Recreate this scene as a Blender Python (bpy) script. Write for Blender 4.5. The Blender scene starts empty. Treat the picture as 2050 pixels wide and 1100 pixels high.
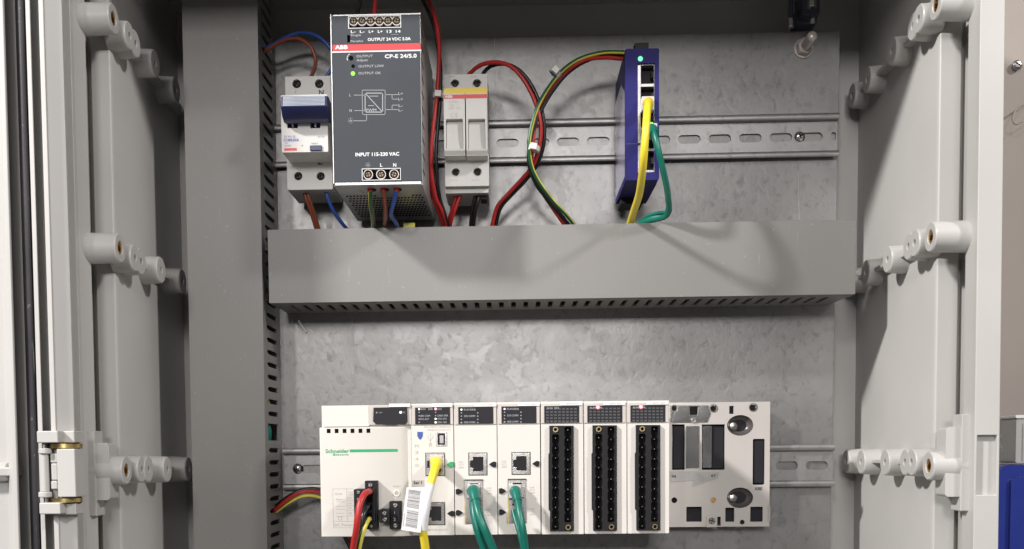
import bpy, bmesh, math, random
from mathutils import Vector, Matrix
from mathutils.geometry import tessellate_polygon
random.seed(7)
scene = bpy.context.scene
COL = scene.collection
S = 0.001                                   # everything below is written in millimetres

# ------------------------------------------------------------------ camera
F = 2050.0; DIST = 869.0                    # focal length in photo pixels, distance lens - mounting plate
th, ps, ro = math.radians(3.4), math.radians(1.6), math.radians(0.45)
fwd = Vector((-math.sin(ps)*math.cos(th), math.cos(ps)*math.cos(th), -math.sin(th)))
r0 = Vector((math.cos(ps), math.sin(ps), 0)); u0 = r0.cross(fwd)
RT = r0*math.cos(ro) - u0*math.sin(ro)
UP = r0*math.sin(ro) + u0*math.cos(ro)
Yv = Vector((0, 1, 0))
PX = 1027 - F*Yv.dot(RT)/Yv.dot(fwd); PY = 905 + F*Yv.dot(UP)/Yv.dot(fwd)
cam = bpy.data.objects.new('camera', bpy.data.cameras.new('camera')); COL.objects.link(cam)
m3 = Matrix((RT, UP, -fwd)).transposed()
cam.matrix_world = Matrix.Translation((0, -DIST*S, 0)) @ m3.to_4x4()
cam.data.sensor_fit = 'HORIZONTAL'; cam.data.sensor_width = 36; cam.data.lens = 36*F/2050
cam.data.shift_x = (1025-PX)/2050; cam.data.shift_y = (PY-550)/2050
cam.data.clip_start = 0.02; cam.data.clip_end = 50
scene.camera = cam
scene.render.resolution_x = 1024; scene.render.resolution_y = 549

def P(px, py, d):
    """point (mm) seen at photo pixel px,py that stands d mm in front of the mounting plate"""
    v = fwd + RT*((px-PX)/F) + UP*((PY-py)/F)
    t = (DIST-d)/v.y
    return Vector((v.x*t, -d, v.z*t))

# ------------------------------------------------------------------ world and lamps
w = bpy.data.worlds.new('World'); scene.world = w; w.use_nodes = True
bg = w.node_tree.nodes['Background']; bg.inputs[0].default_value = (1.0, 0.97, 0.95, 1); bg.inputs[1].default_value = 0.125
def area(name, loc, target, sx, sy, power, col):
    l = bpy.data.lights.new(name, 'AREA'); l.shape = 'RECTANGLE'; l.size = sx*S; l.size_y = sy*S
    l.energy = power; l.color = col
    o = bpy.data.objects.new(name, l); COL.objects.link(o)
    o.location = Vector(loc)*S
    o.rotation_euler = (Vector(target)-Vector(loc)).to_track_quat('-Z', 'Y').to_euler()
    return o
area('side_lamp_left', (-1620, -1400, 1390), (0, 0, 100), 165, 165, 80, (1, .97, .94))
area('side_lamp_right', (1600, -1400, 1290), (0, 0, 100), 190, 190, 30, (1, .96, .93))
area('lamp_left', (-790, -3000, 900), (0, 0, 100), 130, 240, 11, (1, .97, .94))
area('lamp_middle', (-60, -3000, 620), (0, 0, 100), 560, 300, 23, (1, .97, .95))
area('ceiling_light', (0, -2200, 1200), (0, 0, 50), 1500, 500, 5, (1, .98, .96))
scene.view_settings.view_transform = 'Standard'; scene.view_settings.look = 'None'
scene.view_settings.exposure = 0; scene.view_settings.gamma = 1
scene.render.engine = 'CYCLES'

# ------------------------------------------------------------------ materials
def mat(name, col, rough=.5, metal=0, var=.06, bump=.02, scale=60, spec=.5, emit=None, es=0, coat=0, trans=0, aniso=None, dust=0):
    m = bpy.data.materials.new(name); m.use_nodes = True
    nt = m.node_tree; b = nt.nodes['Principled BSDF']
    b.inputs['Roughness'].default_value = rough; b.inputs['Metallic'].default_value = metal
    b.inputs['Specular IOR Level'].default_value = spec
    if coat: b.inputs['Coat Weight'].default_value = coat
    if trans: b.inputs['Transmission Weight'].default_value = trans
    if emit:
        b.inputs['Emission Color'].default_value = (*emit, 1); b.inputs['Emission Strength'].default_value = es
    tc = nt.nodes.new('ShaderNodeTexCoord')
    mp = nt.nodes.new('ShaderNodeMapping'); nt.links.new(tc.outputs['Object'], mp.inputs[0])
    if aniso: mp.inputs['Scale'].default_value = aniso
    n1 = nt.nodes.new('ShaderNodeTexNoise'); n1.inputs['Scale'].default_value = scale; n1.inputs['Detail'].default_value = 5
    nt.links.new(mp.outputs[0], n1.inputs['Vector'])
    rp = nt.nodes.new('ShaderNodeMapRange'); rp.inputs['From Min'].default_value = .3; rp.inputs['From Max'].default_value = .7
    rp.inputs['To Min'].default_value = 1-var; rp.inputs['To Max'].default_value = 1+var
    nt.links.new(n1.outputs['Fac'], rp.inputs['Value'])
    mx = nt.nodes.new('ShaderNodeVectorMath'); mx.operation = 'SCALE'; mx.inputs[0].default_value = col
    nt.links.new(rp.outputs[0], mx.inputs['Scale']); nt.links.new(mx.outputs[0], b.inputs['Base Color'])
    if dust:
        def N_(sc, lo, hi, vec):
            q = nt.nodes.new('ShaderNodeTexNoise'); q.inputs['Scale'].default_value = sc; q.inputs['Detail'].default_value = 2; nt.links.new(vec, q.inputs['Vector'])
            g = nt.nodes.new('ShaderNodeMapRange'); g.inputs['From Min'].default_value = lo; g.inputs['From Max'].default_value = hi
            nt.links.new(q.outputs['Fac'], g.inputs['Value']); return g
        m2 = nt.nodes.new('ShaderNodeMapping'); m2.inputs['Scale'].default_value = (1, 1, .07); m2.inputs['Rotation'].default_value = (.3, .5, .2); nt.links.new(tc.outputs['Object'], m2.inputs[0])
        s1 = N_(330, .70, .76, tc.outputs['Object']); s2 = N_(520, .70, .80, m2.outputs[0]); s3 = N_(7, .45, .75, tc.outputs['Object'])
        ad = nt.nodes.new('ShaderNodeMath'); ad.operation = 'ADD'; nt.links.new(s1.outputs[0], ad.inputs[0]); nt.links.new(s2.outputs[0], ad.inputs[1])
        ml = nt.nodes.new('ShaderNodeMath'); ml.operation = 'MULTIPLY'; nt.links.new(ad.outputs[0], ml.inputs[0]); ml.inputs[1].default_value = dust
        m4 = nt.nodes.new('ShaderNodeMath'); m4.operation = 'MULTIPLY_ADD'; nt.links.new(s3.outputs[0], m4.inputs[0]); m4.inputs[1].default_value = dust*.22; nt.links.new(ml.outputs[0], m4.inputs[2])
        mc = nt.nodes.new('ShaderNodeMixRGB'); nt.links.new(m4.outputs[0], mc.inputs[0]); nt.links.new(mx.outputs[0], mc.inputs[1]); mc.inputs[2].default_value = (.5, .47, .43, 1)
        nt.links.new(mc.outputs[0], b.inputs['Base Color'])
    r2 = nt.nodes.new('ShaderNodeMapRange'); r2.inputs['To Min'].default_value = max(.02, rough-.08); r2.inputs['To Max'].default_value = min(1, rough+.08)
    nt.links.new(n1.outputs['Fac'], r2.inputs['Value']); nt.links.new(r2.outputs[0], b.inputs['Roughness'])
    if bump:
        n2 = nt.nodes.new('ShaderNodeTexNoise'); n2.inputs['Scale'].default_value = 900; n2.inputs['Detail'].default_value = 3
        nt.links.new(tc.outputs['Object'], n2.inputs['Vector'])
        bp = nt.nodes.new('ShaderNodeBump'); bp.inputs['Strength'].default_value = bump*5; bp.inputs['Distance'].default_value = .0003
        nt.links.new(n2.outputs['Fac'], bp.inputs['Height']); nt.links.new(bp.outputs[0], b.inputs['Normal'])
    return m

def galv(name, base=.42, rough=.42, spangle=55):
    m = bpy.data.materials.new(name); m.use_nodes = True; nt = m.node_tree; N = nt.nodes; L = nt.links
    b = N['Principled BSDF']; b.inputs['Metallic'].default_value = .72
    tc = N.new('ShaderNodeTexCoord')
    def noise(sc, det, vec=None):
        n = N.new('ShaderNodeTexNoise'); n.inputs['Scale'].default_value = sc; n.inputs['Detail'].default_value = det
        L.new(vec or tc.outputs['Object'], n.inputs['Vector']); return n
    warp = noise(30, 4)
    ad = N.new('ShaderNodeMixRGB'); ad.inputs[0].default_value = .12
    L.new(tc.outputs['Object'], ad.inputs[1]); L.new(warp.outputs['Color'], ad.inputs[2])
    vo = N.new('ShaderNodeTexVoronoi'); vo.inputs['Scale'].default_value = spangle; L.new(ad.outputs[0], vo.inputs['Vector'])
    sp = N.new('ShaderNodeSeparateColor'); L.new(vo.outputs['Color'], sp.inputs[0])
    n1 = noise(9, 6)
    mp = N.new('ShaderNodeMapping'); mp.inputs['Scale'].default_value = (1, 1, .8); L.new(tc.outputs['Object'], mp.inputs[0])
    n2 = noise(170, 6, mp.outputs[0]); n2.inputs['Roughness'].default_value = .62; n2.inputs['Distortion'].default_value = .6
    dk = N.new('ShaderNodeValToRGB'); dk.color_ramp.elements[0].position = .30; dk.color_ramp.elements[0].color = (.73, .73, .725, 1)
    dk.color_ramp.elements[1].position = .46; dk.color_ramp.elements[1].color = (1, 1, 1, 1)
    L.new(n2.outputs['Fac'], dk.inputs[0])
    a = N.new('ShaderNodeMapRange'); a.inputs['To Min'].default_value = base*.965; a.inputs['To Max'].default_value = base*1.035
    L.new(sp.outputs[0], a.inputs['Value'])
    c = N.new('ShaderNodeMapRange'); c.inputs['From Min'].default_value = .3; c.inputs['From Max'].default_value = .7
    c.inputs['To Min'].default_value = .82; c.inputs['To Max'].default_value = 1.15
    L.new(n1.outputs['Fac'], c.inputs['Value'])
    mu = N.new('ShaderNodeMath'); mu.operation = 'MULTIPLY'; L.new(a.outputs[0], mu.inputs[0]); L.new(c.outputs[0], mu.inputs[1])
    cc = N.new('ShaderNodeCombineColor')
    for i, k in enumerate((1.0, .985, .975)):
        q = N.new('ShaderNodeMath'); q.operation = 'MULTIPLY'; q.inputs[1].default_value = k
        L.new(mu.outputs[0], q.inputs[0]); L.new(q.outputs[0], cc.inputs[i])
    mm = N.new('ShaderNodeMixRGB'); mm.blend_type = 'MULTIPLY'; mm.inputs[0].default_value = 1
    L.new(cc.outputs[0], mm.inputs[1]); L.new(dk.outputs[0], mm.inputs[2]); L.new(mm.outputs[0], b.inputs['Base Color'])
    r = N.new('ShaderNodeMapRange'); r.inputs['To Min'].default_value = rough-.025; r.inputs['To Max'].default_value = rough+.03
    L.new(sp.outputs[1], r.inputs['Value']); L.new(r.outputs[0], b.inputs['Roughness'])
    bp = N.new('ShaderNodeBump'); bp.inputs['Strength'].default_value = .20; bp.inputs['Distance'].default_value = .0006
    L.new(n2.outputs['Fac'], bp.inputs['Height']); L.new(bp.outputs[0], b.inputs['Normal'])
    return m

M = dict(
 shell=mat('polyester_grey', (.485, .474, .458), .42, var=.05, bump=.04, scale=9, dust=.10),
 duct=mat('duct_pvc_grey', (.180, .174, .166), .39, spec=.5, var=.05, bump=.02, scale=9, dust=.22),
 ductin=mat('duct_pvc_inner', (.16, .155, .15), .6),
 plate=galv('galvanised_plate', .25, .40),
 rail=galv('zinc_rail', .34, .40, 20),
 zinc=mat('zinc_bright', (.62, .6, .58), .25, 1, var=.1),
 steel=mat('steel_dull', (.34, .33, .33), .38, 1, var=.15),
 chrome=mat('spring_steel', (.62, .61, .6), .16, 1, var=.15, bump=.06, scale=40),
 brass=mat('brass', (.62, .38, .14), .3, 1, var=.2),
 brassy=mat('brass_yellow', (.55, .42, .18), .34, 1, var=.25, scale=120),
 dimbrass=mat('tarnished_brass', (.24, .19, .14), .5, .8, var=.3),
 film=mat('grey_film', (.42, .41, .40), .3, var=.12, scale=90),
 darkpaint=mat('dark_paint', (.10, .09, .088), .3, var=.15),
 nutbrass=mat('dull_brass', (.34, .27, .15), .4, .9, var=.2),
 rubber=mat('black_rubber', (.014, .013, .018), .5, spec=.35, var=.2, bump=.08, dust=.3),
 black=mat('black_plastic', (.010, .009, .011), .6, spec=.3, bump=.03),
 black2=mat('black_satin', (.015, .014, .019), .58, spec=.3, bump=.02),
 hole=mat('dark_hole', (.004, .004, .005), .9, spec=.1, bump=0),
 darksteel=mat('dark_steel', (.05, .048, .046), .5, .8),
 white=mat('white_paper', (.80, .80, .80), .6, var=.02),
 abbwhite=mat('device_white', (.60, .585, .565), .42, var=.03, bump=.02),
 plc=mat('plc_cream', (.66, .63, .59), .45, var=.03, bump=.04, scale=25),
 plcedge=mat('plc_cream_bright', (.70, .65, .60), .4, var=.02),
 clear=mat('bezel_grey', (.55, .50, .47), .25, var=.05, coat=.3),
 rack=mat('rack_paint', (.52, .49, .465), .4, var=.02, bump=.03),
 psuface=mat('psu_slate', (.064, .070, .080), .66, spec=.12, var=.05, scale=30),
 psumetal=mat('psu_metal', (.50, .50, .50), .38, .75, var=.08),
 red=mat('print_red', (.60, .035, .04), .4),
 yel=mat('print_yellow', (.72, .52, .02), .4),
 ink=mat('print_white', (.72, .73, .75), .5, bump=0),
 inkdim=mat('print_grey', (.33, .34, .36), .5, bump=0),
 inkb=mat('print_black', (.04, .035, .035), .5, bump=0),
 inkg=mat('print_mid_grey', (.42, .39, .36), .5, bump=0),
 inkblue=mat('print_blue', (.12, .14, .4), .5, bump=0),
 inkgreen=mat('print_green', (.02, .33, .12), .45, bump=0),
 navy=mat('navy_plastic', (.014, .018, .075), .35),
 greyblue=mat('toggle_grey', (.33, .36, .43), .4, bump=.05),
 blue=mat('switch_blue', (.021, .019, .13), .55, spec=.15, var=.05, bump=.02),
 swmetal=mat('switch_side', (.40, .38, .50), .3, .6),
 socket=mat('socket_metal', (.55, .53, .52), .25, 1, var=.1),
 wred=mat('wire_red', (.42, .022, .022), .4, bump=.02),
 wbrown=mat('wire_brown', (.22, .055, .03), .35),
 wblue=mat('wire_blue', (.03, .08, .34), .35),
 wblack=mat('wire_black', (.014, .013, .013), .33),
 wgreen=mat('wire_green', (.010, .085, .035), .35),
 wyellow=mat('wire_yellow', (.68, .60, .09), .35),
 cyel=mat('patch_yellow', (.82, .66, .04), .38, var=.05),
 cgrn=mat('patch_green', (.007, .145, .108), .34, var=.14, scale=80),
 tie=mat('nylon_white', (.62, .60, .57), .4),
 sleeve=mat('label_white', (.80, .79, .80), .35, coat=.4),
 ledg=mat('led_green', (.1, .5, .02), .4, emit=(.25, 1, .05), es=1.3),
 ledc=mat('led_mint', (.2, .8, .5), .4, emit=(.12, 1, .5), es=.85),
 ledr=mat('led_red', (.8, .3, .35), .4, emit=(1, .28, .34), es=1.5),
 ledhalo=mat('led_halo_red', (.25, .05, .07), .3, emit=(1, .1, .16), es=.22),  # red glow round a lit lamp, given as faint emission
 ledw=mat('led_white', (.7, .75, .7), .4, emit=(.8, 1, .8), es=.8),
 ledoff=mat('led_off', (.30, .29, .29), .4, bump=0),
 wall=mat('beige_wall', (.31, .272, .245), .7, var=.05, bump=.06, scale=12),
 bluebox=mat('blue_case', (.018, .035, .25), .3, var=.04, coat=.3),
 clearbox=mat('frosted_plastic', (.62, .62, .60), .25, var=.03, trans=.35),
 bluemetal=mat('blued_steel', (.075, .08, .12), .45, .3), stud=mat('stud_steel', (.55, .50, .48), .35, .35),
)

# ------------------------------------------------------------------ mesh builder
class MB:
    def __init__(s): s.v = []; s.f = []; s.mi = []; s.cur = 0
    def add(s, vs, fs):
        o = len(s.v); s.v += [tuple(v) for v in vs]
        for f in fs: s.f.append([i+o for i in f]); s.mi.append(s.cur)
    def box(s, x0, x1, z0, z1, d0, d1, taper=0):
        t = taper
        vs = [(x0, -d0, z0), (x1, -d0, z0), (x1, -d0, z1), (x0, -d0, z1),
              (x0+t, -d1, z0+t), (x1-t, -d1, z0+t), (x1-t, -d1, z1-t), (x0+t, -d1, z1-t)]
        s.add(vs, [(0, 1, 2, 3), (7, 6, 5, 4), (0, 4, 5, 1), (1, 5, 6, 2), (2, 6, 7, 3), (3, 7, 4, 0)])
        return s
    def ext(s, outer, holes, d0, d1):
        """polygon in the x-z plane with holes, from depth d0 (back) to d1 (front)"""
        loops = [outer]+list(holes)
        flat = [p for l in loops for p in l]
        tris = tessellate_polygon([[Vector((p[0], p[1], 0)) for p in l] for l in loops])
        n = len(flat)
        vs = [(p[0], -d1, p[1]) for p in flat]+[(p[0], -d0, p[1]) for p in flat]
        fs = []
        for t in tris:
            fs.append(tuple(t)); fs.append((t[2]+n, t[1]+n, t[0]+n))
        o = 0
        for l in loops:
            k = len(l)
            for i in range(k):
                j = (i+1) % k; fs.append((o+i, o+j, o+j+n, o+i+n))
            o += k
        s.add(vs, fs); return s
    def lathe(s, p, axis, prof, n=24, flat=None):
        """profile [(t, r)] turned round axis through p; p in (x,y,z) mm"""
        p = Vector(p); ax = Vector(axis).normalized()
        a = ax.orthogonal().normalized(); b = ax.cross(a)
        vs = []; fs = []
        for t, r in prof:
            for k in range(n):
                q = 2*math.pi*k/n
                vs.append(p+ax*t+(a*math.cos(q)+b*math.sin(q))*max(r, 1e-4))
        for i in range(len(prof)-1):
            for k in range(n):
                k2 = (k+1) % n
                fs.append((i*n+k, i*n+k2, (i+1)*n+k2, (i+1)*n+k))
        s.add(vs, fs); return s
    def cyl(s, x, z, r, d0, d1, n=20, ch=0):
        ax = (0, -1, 0)
        prof = [(0, 0), (0, r), (d1-d0-ch, r), (d1-d0, r-ch), (d1-d0, 0)] if ch else [(0, 0), (0, r), (d1-d0, r), (d1-d0, 0)]
        return s.lathe((x, -d0, z), ax, prof, n)
    def ring(s, x, z, ro, ri, d0, d1, n=20):
        h = d1-d0
        return s.lathe((x, -d0, z), (0, -1, 0), [(0, ri), (0, ro), (h, ro), (h, ri), (0, ri)], n)
    def tube(s, pts, r, n=10, flat=1.0, cap=True, twist=0, two=False):
        sm = spline(pts); T = []
        for i in range(len(sm)):
            a = sm[max(i-1, 0)]; b = sm[min(i+1, len(sm)-1)]
            T.append((b-a).normalized())
        u = T[0].cross(Vector((0, 1, 0)))
        u = u.normalized() if u.length > .2 else (Vector((1, 0, 0))-T[0]*T[0].x).normalized()
        base = len(s.v); rings = []
        for i, c in enumerate(sm):
            u = (u-T[i]*u.dot(T[i])).normalized(); v = T[i].cross(u)
            tw = twist*i/len(sm)
            uu = u*math.cos(tw)+v*math.sin(tw); vv = v*math.cos(tw)-u*math.sin(tw)
            rr = r(i/(len(sm)-1)) if callable(r) else r
            rings.append([c+uu*(rr*flat*math.cos(2*math.pi*k/n))+vv*(rr*math.sin(2*math.pi*k/n)) for k in range(n)])
        for rg in rings: s.v += [tuple(x) for x in rg]
        for i in range(len(rings)-1):
            for k in range(n):
                k2 = (k+1) % n
                s.f.append([base+i*n+k, base+i*n+k2, base+(i+1)*n+k2, base+(i+1)*n+k])
                s.mi.append((1 if ((k+n//12) % n < n*.27) else 0) if two else s.cur)
        if cap:
            s.f.append([base+k for k in range(n)][::-1]); s.mi.append(0)
            s.f.append([base+(len(rings)-1)*n+k for k in range(n)]); s.mi.append(0)
        return s
    def text(s, st, x, z, d, h, wid=None, al='C', rot=0, bold=0.0):
        """flat lettering, h = capital height mm, centred on x,z (or left/right)"""
        me = glyph(st)
        xs = [v[0] for v in me[0]]
        if not xs: return s
        x0, x1 = min(xs), max(xs); sc = h/.70
        sx = (wid/(x1-x0)) if wid else sc
        cx = {'C': (x0+x1)/2, 'L': x0, 'R': x1}[al]
        ca, sa = math.cos(rot), math.sin(rot)
        offs = [(0, 0)] if not bold else [(0, 0), (bold, 0), (0, bold), (bold, bold)]
        for k, (ox, oz) in enumerate(offs):
            vs = []
            for v in me[0]:
                a = (v[0]-cx)*sx+ox; b = (v[1]-.35)*sc+oz
                vs.append((x+a*ca-b*sa, -d-k*.004, z+a*sa+b*ca))
            s.add(vs, me[1])
        return s
    def line(s, pts, wd, d):
        for (a, b) in zip(pts[:-1], pts[1:]):
            a = Vector(a); b = Vector(b); t = (b-a).normalized(); nn = Vector((-t.y, t.x))*wd/2
            a2 = a-t*wd/2; b2 = b+t*wd/2
            s.add([(q.x, -d, q.y) for q in (a2-nn, b2-nn, b2+nn, a2+nn)], [(0, 1, 2, 3)])
        return s
    def build(s, name, mats, parent=None, bevel=0, seg=2, smooth=True, ang=35, label=None, loc=None):
        me = bpy.data.meshes.new(name)
        me.from_pydata([(v[0]*S, v[1]*S, v[2]*S) for v in s.v], [], s.f)
        if not isinstance(mats, (list, tuple)): mats = [mats]
        for m in mats: me.materials.append(m if not isinstance(m, str) else M[m])
        if len(mats) > 1: me.polygons.foreach_set('material_index', s.mi)
        bm = bmesh.new(); bm.from_mesh(me)
        bmesh.ops.remove_doubles(bm, verts=bm.verts, dist=1e-7)
        bmesh.ops.recalc_face_normals(bm, faces=bm.faces)
        a = math.radians(ang)
        for f in bm.faces: f.smooth = smooth
        for e in bm.edges:
            if len(e.link_faces) == 2 and e.calc_face_angle(0) > a: e.smooth = False
        bm.to_mesh(me); bm.free()
        o = bpy.data.objects.new(name, me); COL.objects.link(o)
        if parent: o.parent = parent
        if loc: o.location = loc
        if bevel:
            md = o.modifiers.new('bevel', 'BEVEL'); md.width = bevel*S; md.segments = seg
            md.limit_method = 'ANGLE'; md.angle_limit = math.radians(40); md.harden_normals = True
            md.use_clamp_overlap = True
            for e in me.edges: e.use_edge_sharp = False
        if label: o['label'] = label
        if name == 'printed_text': o['kind'] = 'stuff'
        return o

def spline(pts, step=8):
    pts = [Vector(p) for p in pts]
    if len(pts) < 3: return pts
    out = []
    ext = [pts[0]*2-pts[1]]+pts+[pts[-1]*2-pts[-2]]
    for i in range(1, len(ext)-2):
        p0, p1, p2, p3 = ext[i-1:i+3]
        for k in range(step):
            t = k/step
            out.append(.5*((2*p1)+(p2-p0)*t+(2*p0-5*p1+4*p2-p3)*t*t+(3*p1-p0-3*p2+p3)*t**3))
    out.append(pts[-1]); return out

_g = {}
def glyph(st):
    if st not in _g:
        cu = bpy.data.curves.new('t', 'FONT'); cu.body = st; cu.size = 1; cu.resolution_u = 2
        ob = bpy.data.objects.new('t', cu); me = ob.to_mesh()
        _g[st] = ([tuple(v.co) for v in me.vertices], [tuple(p.vertices) for p in me.polygons])
        ob.to_mesh_clear(); bpy.data.objects.remove(ob); bpy.data.curves.remove(cu)
    return _g[st]

def tag(o, label, cat, group=None):
    o['label'] = label; o['category'] = cat
    if group: o['group'] = group
    return o
def struct(o): o['kind'] = 'structure'; return o

def rrect(x0, x1, z0, z1, r, n=5):
    r = min(r, abs(x1-x0)/2-1e-3, abs(z1-z0)/2-1e-3); pts = []
    for cx, cz, a0 in ((x1-r, z0+r, -90), (x1-r, z1-r, 0), (x0+r, z1-r, 90), (x0+r, z0+r, 180)):
        for k in range(n+1):
            a = math.radians(a0+90*k/n); pts.append((cx+r*math.cos(a), cz+r*math.sin(a)))
    return pts
def circ(x, z, r, n=20, rz=None):
    return [(x+r*math.cos(2*math.pi*k/n), z+(rz or r)*math.sin(2*math.pi*k/n)) for k in range(n)]

TILT = math.radians(0.12)
class Dev:
    """a thing: an Empty at its base on the plate, local axes x right, y back, z up (mm before scaling)"""
    def __init__(s, name, label, cat, px, py, d=0, group=None, tilt=TILT):
        o = bpy.data.objects.new(name, None); COL.objects.link(o); o.empty_display_size = .01
        p = P(px, py, d); o.location = p*S; o.rotation_euler = (0, -tilt, 0)
        tag(o, label, cat, group); s.o = o
        s.m = Matrix.Translation(p) @ Matrix.Rotation(-tilt, 4, 'Y'); s.inv = s.m.inverted()
        s.d0 = d
    def L(s, px, py, d): return s.inv @ P(px, py, d)
    def xz(s, px, py, d):
        q = s.L(px, py, d); return q.x, q.z
    def R(s, x0, y0, x1, y1, d):
        mx, my = (x0+x1)/2, (y0+y1)/2
        return s.L(x0, my, d).x, s.L(x1, my, d).x, s.L(mx, y1, d).z, s.L(mx, y0, d).z
    def D(s, d): return d-s.d0            # local depth
    def sc(s, d): return (DIST-d)/F       # mm per photo pixel
    def box(s, mb, x0, y0, x1, y1, da, db, ref=None, taper=0):
        r = s.R(x0, y0, x1, y1, db if ref is None else ref); mb.box(*r, s.D(da), s.D(db), taper); return mb
    def rr(s, x0, y0, x1, y1, d, rad): return rrect(*s.R(x0, y0, x1, y1, d), rad)
    def txt(s, mb, st, px, py, d, hpx, wpx=None, al='C', rot=0, bold=0):
        k = s.sc(d); x, z = s.xz(px, py, d)
        mb.text(st, x, z, s.D(d)+.12, hpx*k, wpx*k if wpx else None, al, rot, bold*k)

# small reusable parts -------------------------------------------------
def screw(dev, px, py, d, rpx, material='zinc', name='screw', depth=1.2, slot='+'):
    x, z = dev.xz(px, py, d); r = rpx*dev.sc(d); D0 = dev.D(d)
    mb = MB(); mb.lathe((x, -D0, z), (0, -1, 0), [(0, 0), (0, r), (depth*.5, r), (depth, r*.75), (depth, 0)], 18)
    mb.cur = 1; a = random.random()*3
    for q in ((a, a+math.pi/2) if slot == '+' else (a,)):
        c, s_ = math.cos(q)*r*.72, math.sin(q)*r*.72
        mb.line([(x-c, z-s_), (x+c, z+s_)], r*.24, D0+depth+.02)
    return mb.build(name, [material, 'hole'], dev.o)

# ================================================================== room wall behind everything
mb = MB(); mb.box(-1600, 1600, -1100, 1500, -60, -47)
struct(mb.build('wall', 'wall'))

# ================================================================== enclosure
enc = bpy.data.objects.new('enclosure', None); COL.objects.link(enc)
tag(enc, 'light grey plastic cabinet body whose side walls carry rows of hollow bosses around the wiring', 'cabinet')
enc_loc = Vector((9, 44, -330)); enc.location = enc_loc*S
ZT, ZB = P(1027, 12, -40).z, -330.0
class Enc:                                   # parts of the enclosure are written in world mm
    pass
def ebuild(mb, name, mats, parent=None, **k):
    mb.v = [(v[0]-enc_loc.x, v[1]-enc_loc.y, v[2]-enc_loc.z) for v in mb.v]
    return mb.build(name, mats, parent or enc, **k)
def vline(px, drift, d):
    """near-vertical edge passing px at y=550, drift px over the picture height -> x as a function of z"""
    a = P(px-drift/2, 0, d); b = P(px+drift/2, 1100, d)
    return lambda z: a.x+(b.x-a.x)*(z-a.z)/(b.z-a.z)
def sweep(prof, zt=None, zb=None):
    """prof: closed list of (xfun or number, depth)"""
    zt = ZT if zt is None else zt; zb = ZB if zb is None else zb
    n = len(prof); mb = MB(); vs = []
    for z in (zb, zt):
        for xf, d in prof: vs.append(((xf(z) if callable(xf) else xf), -d, z))
    fs = [tuple(range(n)), tuple(range(2*n-1, n-1, -1))]
    for i in range(n): fs.append((i, (i+1) % n, (i+1) % n+n, i+n))
    mb.add(vs, fs); return mb
def off(fn, dx): return lambda z: fn(z)+dx
LIPD = 175
# right side wall
rc = vline(1715, -12, -40); rb = vline(1873, -16, 134); rg = off(rb, 16); rh = off(rb, 19.5)
rlip0 = vline(1934, -15, 160); rlip1 = vline(1953, -15, 173); rout = vline(2006, -14, LIPD)
ebuild(sweep([(rc, -40), (rb, 131), (off(rb, 1.2), 134), (rg, 134), (rg, 128), (rh, 128), (rh, 158), (rlip0, 158), (rlip1, 171), (rout, 171), (rout, -44), (rc, -44)]),
       'side_wall', 'shell', bevel=.9, seg=2)
# left side wall
lc = vline(365, 26, -40); lb = vline(233, 26, 134); lg = off(lb, -15); lh = off(lb, -19)
llip0 = vline(182, 29, 160); llip1 = vline(157, 30, 173); lout = off(llip1, -24)
ebuild(sweep([(lc, -40), (lb, 131), (off(lb, -1.2), 134), (lg, 134), (lg, 128), (lh, 128), (lh, 158), (llip0, 158), (llip1, 171), (lout, 171), (lout, -44), (lc, -44)]),
       'side_wall', 'shell', bevel=.9, seg=2)
# front flanges (the right one with its latch pocket)
zt, zb = ZT+14, ZB-14
hx0, hx1 = P(1956, 932, LIPD).x, P(1995, 932, LIPD).x; hz0, hz1 = P(1975, 991, LIPD).z, P(1975, 872, LIPD).z
ro_ = off(rout, 0)
mb = MB(); mb.ext([(rlip1(zb), zb), (ro_(zb), zb), (ro_(zt), zt), (rlip1(zt), zt)],
                  [[(hx0, hz0), (hx1, hz0), (hx1, hz1), (hx0, hz1)]], 164, LIPD)
ebuild(mb, 'front_flange', 'shell', bevel=.7)
mb = MB(); mb.box(hx0-1, hx1+1, hz0-1, hz1+1, 156, 160)
pk = ebuild(mb, 'latch_pocket', 'shell')
for yy in (907, 956):
    q = P(1953, yy, 160); mb = MB(); mb.cyl(q.x+2.2, q.z, 4.2, 159.5, 160.3, 20)
    mb.v = [v for v in mb.v]; ebuild(mb, 'screw_hole', 'hole', pk)
mb = MB(); mb.ext([(lout(zb), zb), (llip1(zb), zb), (llip1(zt), zt), (lout(zt), zt)], [], 164, LIPD)
ebuild(mb, 'front_flange', 'shell', bevel=.7)
# back and top
mb = MB(); mb.box(-300, 318, ZB, ZT+3, -44, -40.2); ebuild(mb, 'back_wall', 'shell')
mb = MB(); mb.box(llip1(ZT)+.5, rlip1(ZT)-.5, 351, ZT-.2, 158, LIPD-.5); ebuild(mb, 'top_shade_lip', 'shell', bevel=1)  # unseen hanging lip, added and sized to shade the upper cabinet
mb = MB(); mb.box(lout(ZT)+1, rout(ZT)-1, ZT+.2, ZT+4, -43.5, LIPD-5); ebuild(mb, 'top_wall', 'shell', bevel=.5)
mb = MB(); mb.box(lout(ZB)+1, rout(ZB)-1, ZB-4, ZB-.2, -43.5, LIPD-5); ebuild(mb, 'bottom_wall', 'shell', bevel=.5)
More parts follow.
